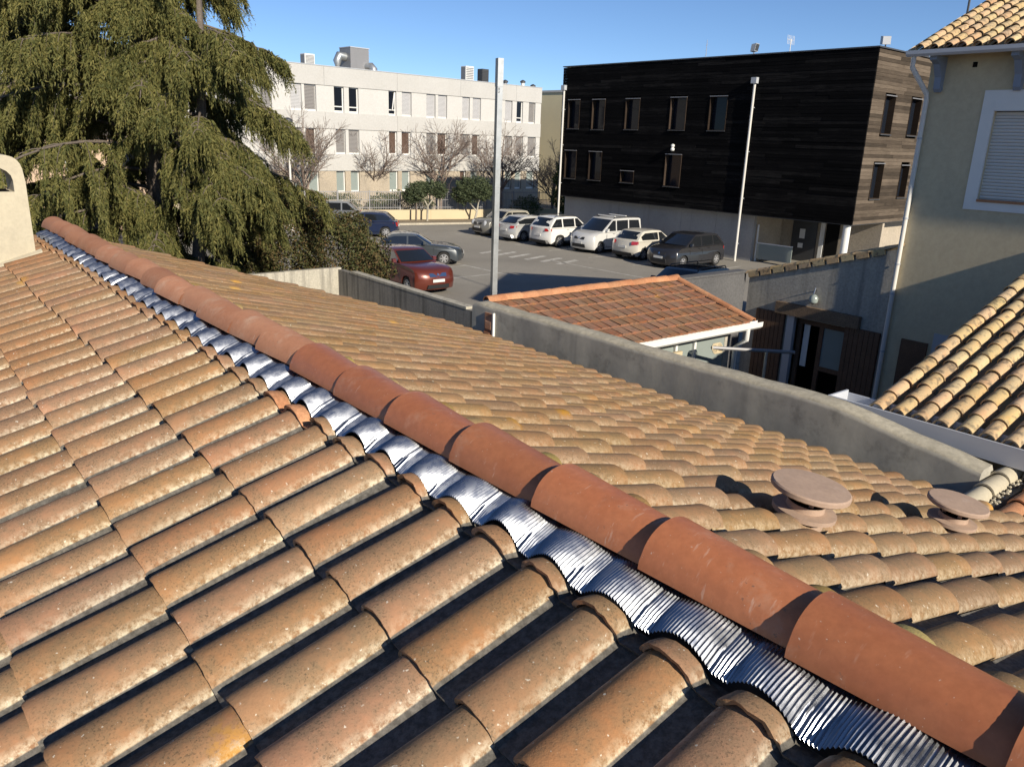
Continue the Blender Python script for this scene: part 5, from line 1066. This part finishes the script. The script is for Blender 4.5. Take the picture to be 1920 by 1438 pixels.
# ------------------------------------------------------------------ cars
def car(name, label, pos, az, p, body_mat, roof_mat=None, group='cars in the car park', rim='rim'):
    """heading az (clockwise from +Y); local +x is forward, y left"""
    t = thing(name, label, 'car', (pos[0], pos[1], 0.008), math.pi/2 - az, group)
    L, Wd, H, wbse, rw = p['L'], p['W'], p['H'], p['wb'], p.get('r', 0.315)
    fo = p.get('fo', (L-wbse)*0.50); xf, xr = L/2, -L/2; wf = xf - fo; wr = wf - wbse
    belt, cow, cowx, hoodf = p['belt'], p['cowl'], p['cowlx'], p['hood']
    def arch(cx):
        ra = rw + 0.055
        return [(cx + ra*math.cos(q), max(0.19, rw + ra*math.sin(q)*1.02)) for q in [math.pi*k/8 for k in range(0, 9)]]
    top = [(xr+0.05,0.30),(xr+0.0,0.42),(xr+0.015,0.62),(xr+0.05,0.80),(xr+p.get('tail',0.10),belt-0.02),(xr+p.get('tail',0.10)+0.14,belt+0.01),(0.0,belt),(cowx,cow),(cowx+(xf-0.30-cowx)*0.55,(cow*0.42+hoodf*0.58)+0.03),(xf-0.26,hoodf),(xf-0.10,hoodf-0.10),(xf-0.02,hoodf-0.28),(xf,0.46),(xf-0.04,0.28),(xf-0.10,0.20)]
    bot = arch(wf) + arch(wr) + [(xr+0.12, 0.22)]
    poly = top + bot
    layers = [-1,-0.965,-0.86,-0.5,0,0.5,0.86,0.965,1]
    vs = []
    for tt in layers:
        for (x, z) in poly:
            a = abs(tt); xx = x; zz = z; y = tt*Wd/2
            ef = max(0, (x-(xf-0.75))/0.75); er = max(0, ((xr+0.6)-x)/0.6)
            xx -= ef*(0.30*a**3.2) ; xx += er*(0.22*a**3.2)
            if a > 0.96: zz = z - (0.035 if a < 0.99 else 0.075)*max(0, min(1, (z-0.62)/0.2))
            if a > 0.99: y = tt*(Wd/2 - 0.05*max(0, (z-0.62)/0.35)**2 - 0.03*max(0, (0.45-z)/0.25))
            vs.append((xx, y, zz))
    n = len(poly); fs = []
    for j in range(len(layers)-1):
        for i in range(n): fs.append((j*n+i, j*n+(i+1) % n, (j+1)*n+(i+1) % n, (j+1)*n+i))
    fs += [tuple(range(n-1,-1,-1)), tuple((len(layers)-1)*n+i for i in range(n))]
    mb = MB().add(vs, fs); body = mb.build('body', body_mat, t, smooth=38)
    # cabin
    rx0, rx1 = p['roof0'], p['roof1']; rb = xr + p.get('rearb', 0.16)
    gp_ = [(rb, belt-0.03), (rb+(rx0-rb)*0.5, belt+(H-0.06-belt)*0.56+0.0), (rx0-0.03, H-0.075), (rx0+0.10, H-0.030), (rx0+(rx1-rx0)*0.5, H), (rx1-0.10, H-0.030), (rx1+0.02, H-0.075), (cowx+0.02, cow-0.02)]
    wbt, wrf = Wd/2-0.075, Wd/2-p.get('tumble', 0.22)
    hy = lambda z: wbt + (wrf-wbt)*max(0, (z-belt))/(H-belt)
    ly = [-1,-0.90,-0.5,0,0.5,0.90,1]; vs = []
    for tt in ly:
        for (x, z) in gp_:
            a = abs(tt); cv = (0.10*a*a if x > cowx-0.9 else (-0.07*a*a if x < rx0+0.12 else 0)); vs.append((x - cv, tt*hy(z), z - 0.022*a**3*(1 if z > belt+0.2 else 0)))
    n = len(gp_); fs = [(j*n+i, j*n+i+1, (j+1)*n+i+1, (j+1)*n+i) for j in range(len(ly)-1) for i in range(n-1)]
    fs += [tuple(range(n-1,-1,-1)), tuple((len(ly)-1)*n+i for i in range(n))]
    MB().add(vs, fs).build('cabin', roof_mat or body_mat, t, smooth=40)
    # glass
    def side_glass(poly2):
        for sg in (-1, 1):
            v = [(x, sg*(hy(z)+0.006), z - 0.018) for x, z in poly2]; MB().add(v, [tuple(range(len(v))) if sg < 0 else tuple(range(len(v)-1,-1,-1))]).build('side_window', M['carglass'], t)
    zt_, zb_ = H-0.115, belt+0.035
    fx = lambda z: cowx + (rx1-cowx)*(z-cow)/(H-0.05-cow)      # windscreen line
    bx = lambda z: rb + (rx0-rb)*(z-belt)/(H-0.05-belt)
    bp = p['bpil']
    e0 = max(bx(zb_)+p.get('cpil',0.30), rb+0.2)
    side_glass([(bp+0.04, zb_), (fx(max(zb_, cow))-0.22, zb_), (fx(zt_)-0.16, zt_), (bp+0.04, zt_)])
    if p.get('q'):
        side_glass([(p['q']+0.04, zb_), (bp-0.04, zb_), (bp-0.04, zt_), (p['q']+0.04, zt_)])
        side_glass([(bx(zb_)+0.16, zb_), (p['q']-0.05, zb_), (p['q']-0.05, zt_), (bx(zt_)+0.20, zt_-0.02)])
    else: side_glass([(e0, zb_+0.02), (bp-0.04, zb_), (bp-0.04, zt_), (max(bx(zt_)+0.28, e0-0.02), zt_-0.02), (e0-0.08, (zb_+zt_)/2)])
    def screen(x0, z0, x1, z1, w0, w1, nm, off, cvs):
        g_ = MB(); nx = Vector((z1-z0, 0, -(x1-x0))).normalized() * (off if (z1-z0) else off)
        def fn(a, b):
            tt = (a*2-1); x = x0+(x1-x0)*b; z = z0+(z1-z0)*b; y = tt*(w0+(w1-w0)*b); r_ = abs(tt); return (x - cvs*0.10*r_*r_*(1 if cvs > 0 else 0.7) + nx.x*1.0, y, z + abs(nx.z) - 0.012*r_**3)
        g_.grid(fn, 8, 3); return g_.build(nm, M['carglass'], t, smooth=60)
    screen(cowx-0.03, cow+0.03, rx1+0.05, H-0.095, hy(cow)-0.06, hy(H-0.1)-0.06, 'windscreen', 0.016, 1)
    screen(rb+0.015+(rx0-rb)*0.12, belt+0.08, rx0-0.045, H-0.10, hy(belt)-0.14, hy(H-0.1)-0.10, 'rear_window', -0.020, -1)
    # wheels
    wm = MB(); wm.lathe([(rw*0.62,-0.095),(rw*0.93,-0.10),(rw,-0.07),(rw,0.07),(rw*0.93,0.10),(rw*0.62,0.095)], n=24); tm = wm.mesh('wheel', M['tyre'], 40)
    rm = MB(); rm.lathe([(rw*0.66,0.0),(rw*0.66,0.012),(rw*0.58,0.016),(rw*0.575,0.0)], n=24)
    for k in range(6):
        q = k*math.pi/3; c_, s_ = math.cos(q), math.sin(q); P1 = lambda r_, o: (r_*c_ - o*s_, r_*s_ + o*c_)
        a1, a2, a3, a4 = P1(0.03,-0.032), P1(rw*0.62,-0.042), P1(rw*0.62,0.042), P1(0.03,0.032)
        rm.hexa([(*a1,0),(*a2,0),(*a3,0),(*a4,0),(*a1,0.018),(*a2,0.012),(*a3,0.012),(*a4,0.018)])
    rm.lathe([(0.055,0.0),(0.055,0.024),(0.03,0.028)], n=12); rmm = rm.mesh('rim', M[rim], 40)
    hb = MB().lathe([(rw*0.66,-0.01),(rw*0.66,0.0)], n=20).mesh('hub', M['trim'])
    for cx in (wf, wr):
        for sg in (-1, 1):
            w = place('wheel', tm, t, loc=(cx, sg*(Wd/2-0.115), rw), rot=(R(-90)*sg, 0, 0)); place('rim', rmm, w, loc=(0,0,0.082)); place('hub', hb, w, loc=(0,0,0.082))
    MB().box(xr+0.35, xf-0.35, -Wd/2+0.14, Wd/2-0.14, 0.17, 0.55).build('underbody', M['trim'], t)
    for sg in (-1, 1):
        # lamps
        hl = MB(); y0, y1 = sg*(Wd/2-0.42), sg*(Wd/2-0.06)
        zl, zh = hoodf-0.30, hoodf-0.09
        if p.get('round'): hl.lathe([(0.15,0),(0.15,0.02),(0.09,0.045)], n=16); o = hl.build('headlight', M['lamp_f'], t, smooth=50); o.matrix_basis = Matrix.Translation((xf-0.17, sg*(Wd/2-0.30), hoodf-0.16)) @ Matrix.Rotation(R(72),4,'Y'); MB().lathe([(0.175,-0.01),(0.175,0.016),(0.15,0.018)], n=16).build('bezel', M['chrome'], o)
        else:
            hl.hexa([(xf-0.15,y0,zl),(xf-0.34,y1,zl+0.03),(xf-0.40,y1,zl+0.03),(xf-0.25,y0,zl),(xf-0.165,y0,zh),(xf-0.46,y1,zh+0.05),(xf-0.52,y1,zh+0.05),(xf-0.28,y0,zh)]); hl.build('headlight', M['lamp_f'], t)
        tl = MB(); z0 = p.get('tz', belt-0.30); z1 = z0 + p.get('th', 0.22); y0, y1 = sg*(Wd/2-p.get('tw',0.34)), sg*(Wd/2-0.035)
        tl.hexa([(xr+0.035,y0,z0),(xr+0.235,y1,z0),(xr+0.30,y1,z0),(xr+0.12,y0,z0),(xr+0.065,y0,z1),(xr+0.265,y1,z1),(xr+0.32,y1,z1),(xr+0.15,y0,z1)]); tl.build('tail_light', M['lamp_r'], t)
        # mirrors, handles, sill
        mi = MB(); yy = sg*(Wd/2+0.03); mx = cowx-0.42; mi.hexa([(mx,yy-0.09,belt+0.03),(mx+0.12,yy-0.07,belt+0.03),(mx+0.12,yy+0.07,belt+0.03),(mx,yy+0.09,belt+0.03),(mx,yy-0.09,belt+0.17),(mx+0.08,yy-0.07,belt+0.16),(mx+0.08,yy+0.07,belt+0.16),(mx,yy+0.09,belt+0.17)]); mi.build('mirror', p.get('mirror') or body_mat, t)
        for hx in (bp+0.10, (wr+bp)/2-0.05): MB().box(hx, hx+0.17, sg*(Wd/2-0.018)-0.012, sg*(Wd/2-0.018)+0.012, belt-0.115, belt-0.085).build('door_handle', p.get('handle') or body_mat, t)
        MB().box(wr+rw+0.08, wf-rw-0.08, sg*(Wd/2-0.03)-0.02, sg*(Wd/2-0.03)+0.02, 0.19, 0.19+p.get('sill',0.10)).build('sill_trim', M['trim'] if p.get('sill') else body_mat, t)
        for sx in (bp, wf-rw-0.16, ): MB().box(sx-0.006, sx+0.006, sg*(Wd/2-0.004)-0.006, sg*(Wd/2-0.004)+0.003, 0.30, belt-0.12).build('door_gap', M['trim'], t)
        if p.get('rails'): MB().tube([(rx0+0.12,sg*(wrf-0.06),H-0.05),(rx0+0.2,sg*(wrf-0.06),H+0.03),(rx1-0.3,sg*(wrf-0.06),H+0.03),(rx1-0.2,sg*(wrf-0.06),H-0.05)], 0.02, 6).build('roof_rail', M[p['rails']], t)
    gz0, gz1 = p.get('gr', (0.30, 0.48)); MB().hexa([(xf-0.03,-0.48,gz0),(xf-0.03,0.48,gz0),(xf-0.14,0.48,gz0),(xf-0.14,-0.48,gz0),(xf+0.008,-0.45,gz1),(xf+0.008,0.45,gz1),(xf-0.14,0.45,gz1),(xf-0.14,-0.45,gz1)]).build('grille', M['trim'], t)
    ug = MB(); ug.hexa([(xf-0.030,-0.36,hoodf-0.26),(xf-0.030,0.36,hoodf-0.26),(xf-0.2,0.36,hoodf-0.26),(xf-0.2,-0.36,hoodf-0.26),(xf-0.100,-0.38,hoodf-0.13),(xf-0.100,0.38,hoodf-0.13),(xf-0.25,0.38,hoodf-0.13),(xf-0.25,-0.38,hoodf-0.13)]); ug.build('upper_grille', M[p.get('ugm', 'trim')], t)
    em = MB(); em.add([(xf-0.035,0,hoodf-0.255),(xf-0.055,0.06,hoodf-0.19),(xf-0.085,0,hoodf-0.125),(xf-0.055,-0.06,hoodf-0.19),(xf-0.12,0,hoodf-0.19)], [(0,1,2,3),(1,0,4),(2,1,4),(3,2,4),(0,3,4)]); em.build('emblem', M['chrome'], t)
    MB().box(xf-0.005, xf+0.012, -0.26, 0.26, 0.49, 0.60).build('number_plate', M['plate'], t)
    MB().box(xr-0.012, xr+0.02, -0.26, 0.26, p.get('pz',0.62), p.get('pz',0.62)+0.11).build('number_plate', M['plate'], t)
    MB().hexa([(xr+0.06,-Wd/2+0.16,0.22),(xr+0.30,-Wd/2+0.10,0.22),(xr+0.30,Wd/2-0.10,0.22),(xr+0.06,Wd/2-0.16,0.22),(xr-0.012,-Wd/2+0.24,0.40),(xr+0.28,-Wd/2+0.10,0.40),(xr+0.28,Wd/2-0.10,0.40),(xr-0.012,Wd/2-0.24,0.40)]).build('rear_bumper', M['trim'] if p.get('rb') else body_mat, t)
    if p.get('bars'):
        for bxx in p['bars']: MB().box(bxx-0.04, bxx+0.04, -0.62, 0.62, H+0.05, H+0.09).build('roof_bar', M['pvc'], t); MB().box(bxx-0.03, bxx+0.03, -0.60, -0.56, H-0.03, H+0.05).build('bar_foot', M['trim'], t); MB().box(bxx-0.03, bxx+0.03, 0.56, 0.60, H-0.03, H+0.05).build('bar_foot', M['trim'], t)
    return t
HATCH = dict(L=4.05, W=1.75, H=1.47, wb=2.55, belt=0.95, cowl=0.98, cowlx=0.98, hood=0.86, roof0=-1.30, roof1=0.30, bpil=-0.05, tail=0.10, rearb=0.20)
def sp(base, **k): d = dict(base); d.update(k); return d
AW, TO = BE + R(90) + R(180), BE + R(90)     # nose away from the timber building / nose towards it
TCAR = 32.45
def rowpos(s, t=TCAR): q = ST_(s, t); return (q.x, q.y)
car('parked_car', 'dark grey compact family car at the end of the row beside the downpipe', rowpos(24.05, 32.5), AW, sp(HATCH, L=4.34, W=1.84, H=1.62, wb=2.70, belt=1.03, cowl=1.06, cowlx=1.22, hood=0.92, roof0=-1.50, roof1=0.42, bpil=-0.10, q=-1.05, tail=0.06, rearb=0.10, r=0.325, mirror=None), paint('anthracite_paint', (0.030,0.030,0.034), 0.3, 0.3))
car('parked_car', 'cream white small hatchback with round red tail lights and black trim', rowpos(26.95, 33.0), TO, sp(HATCH, L=4.0, W=1.75, H=1.50, wb=2.54, belt=0.98, sill=0.16, tz=0.80, th=0.17, tw=0.30, rb=True, cpil=0.42), paint('cream_white_paint', (0.56,0.53,0.46)))
car('delivery_van', 'silver white leisure van with two roof bars, nose out', rowpos(29.95, 33.0), AW, sp(HATCH, L=4.25, W=1.83, H=1.82, wb=2.70, belt=1.12, cowl=1.12, cowlx=1.25, hood=0.98, roof0=-2.00, roof1=0.38, bpil=0.05, q=-0.95, tail=0.02, rearb=0.03, tumble=0.16, r=0.32, bars=(-0.9, 0.0), rails='trim'), paint('silver_white_paint', (0.58,0.58,0.57), 0.35, 0.1))
car('parked_car', 'white sport utility car parked nose in beside the silver van', rowpos(32.85, 32.75), TO, sp(HATCH, L=4.43, W=1.81, H=1.68, wb=2.60, belt=1.08, cowl=1.10, cowlx=0.95, hood=0.98, roof0=-1.62, roof1=0.28, bpil=-0.05, q=-1.02, tail=0.05, rearb=0.10, r=0.345, tz=0.90, th=0.15, tw=0.36, sill=0.14, rb=True, rails='trim'), paint('white_paint', (0.66,0.65,0.62)))
car('parked_car', 'light silver hatchback squeezed between the grey mini and the white suv', rowpos(35.70, 32.6), TO, sp(HATCH, L=4.3, W=1.77, H=1.46, wb=2.58, belt=0.98, tz=0.78, th=0.15, tw=0.34), paint('light_silver_paint', (0.46,0.46,0.45), 0.35, 0.2))
car('parked_car', 'grey and beige mini with round headlights at the far end of the row', rowpos(38.50, 32.7), AW, sp(HATCH, L=4.0, W=1.75, H=1.52, wb=2.58, belt=1.0, cowl=1.02, cowlx=0.75, hood=0.95, roof0=-1.55, roof1=0.22, bpil=-0.2, tail=0.06, rearb=0.12, tumble=0.16, round=True), paint('dark_grey_paint', (0.16,0.155,0.14), 0.35, 0.2), roof_mat=paint('beige_roof_paint', (0.30,0.28,0.23)))
car('parked_car', 'copper red hatchback parked against the dark concrete wall', (-4.25, 31.0), R(141), sp(HATCH, L=4.41, W=1.75, H=1.53, wb=2.64, belt=1.03, cowl=1.06, cowlx=0.85, hood=0.95, roof0=-1.35, roof1=0.18, bpil=-0.25, tail=0.12, rearb=0.25, ugm='chrome', gr=(0.26,0.40)), paint('copper_red_paint', (0.13,0.028,0.017), 0.3, 0.25))
car('parked_car', 'dark blue grey saloon seen from its side behind the copper red car', (-4.75, 37.35), R(85), sp(HATCH, L=4.5, W=1.77, H=1.43, wb=2.65, belt=0.92, cowl=0.94, cowlx=0.80, hood=0.80, roof0=-1.15, roof1=0.10, bpil=-0.35, tail=0.12, rearb=0.45), paint('blue_grey_paint', (0.055,0.065,0.075), 0.3, 0.3))
car('parked_car', 'small midnight blue hatchback behind the bronze shrub', (-9.0, 47.2), R(265), sp(HATCH, L=4.0, H=1.45), paint('midnight_blue_paint', (0.010,0.018,0.050), 0.28))
car('parked_car', 'mid grey estate car near the railings, half hidden by shrub and cedar', (-12.4, 52.3), R(262), sp(HATCH, L=4.4, W=1.80, H=1.62, wb=2.68, belt=1.02, cowl=1.04, cowlx=1.05, hood=0.92, roof0=-1.45, roof1=0.35, bpil=-0.05, q=-0.95), paint('mid_grey_paint', (0.19,0.20,0.21), 0.3, 0.4))
car('parked_car', 'black car with roof rails in shade, only its roof showing over the shed', (6.0, 28.0), R(229), sp(HATCH, L=4.5, W=1.80, H=1.55, wb=2.65, belt=1.0, rails='trim', roof0=-1.7), paint('black_paint', (0.012,0.012,0.014), 0.25))
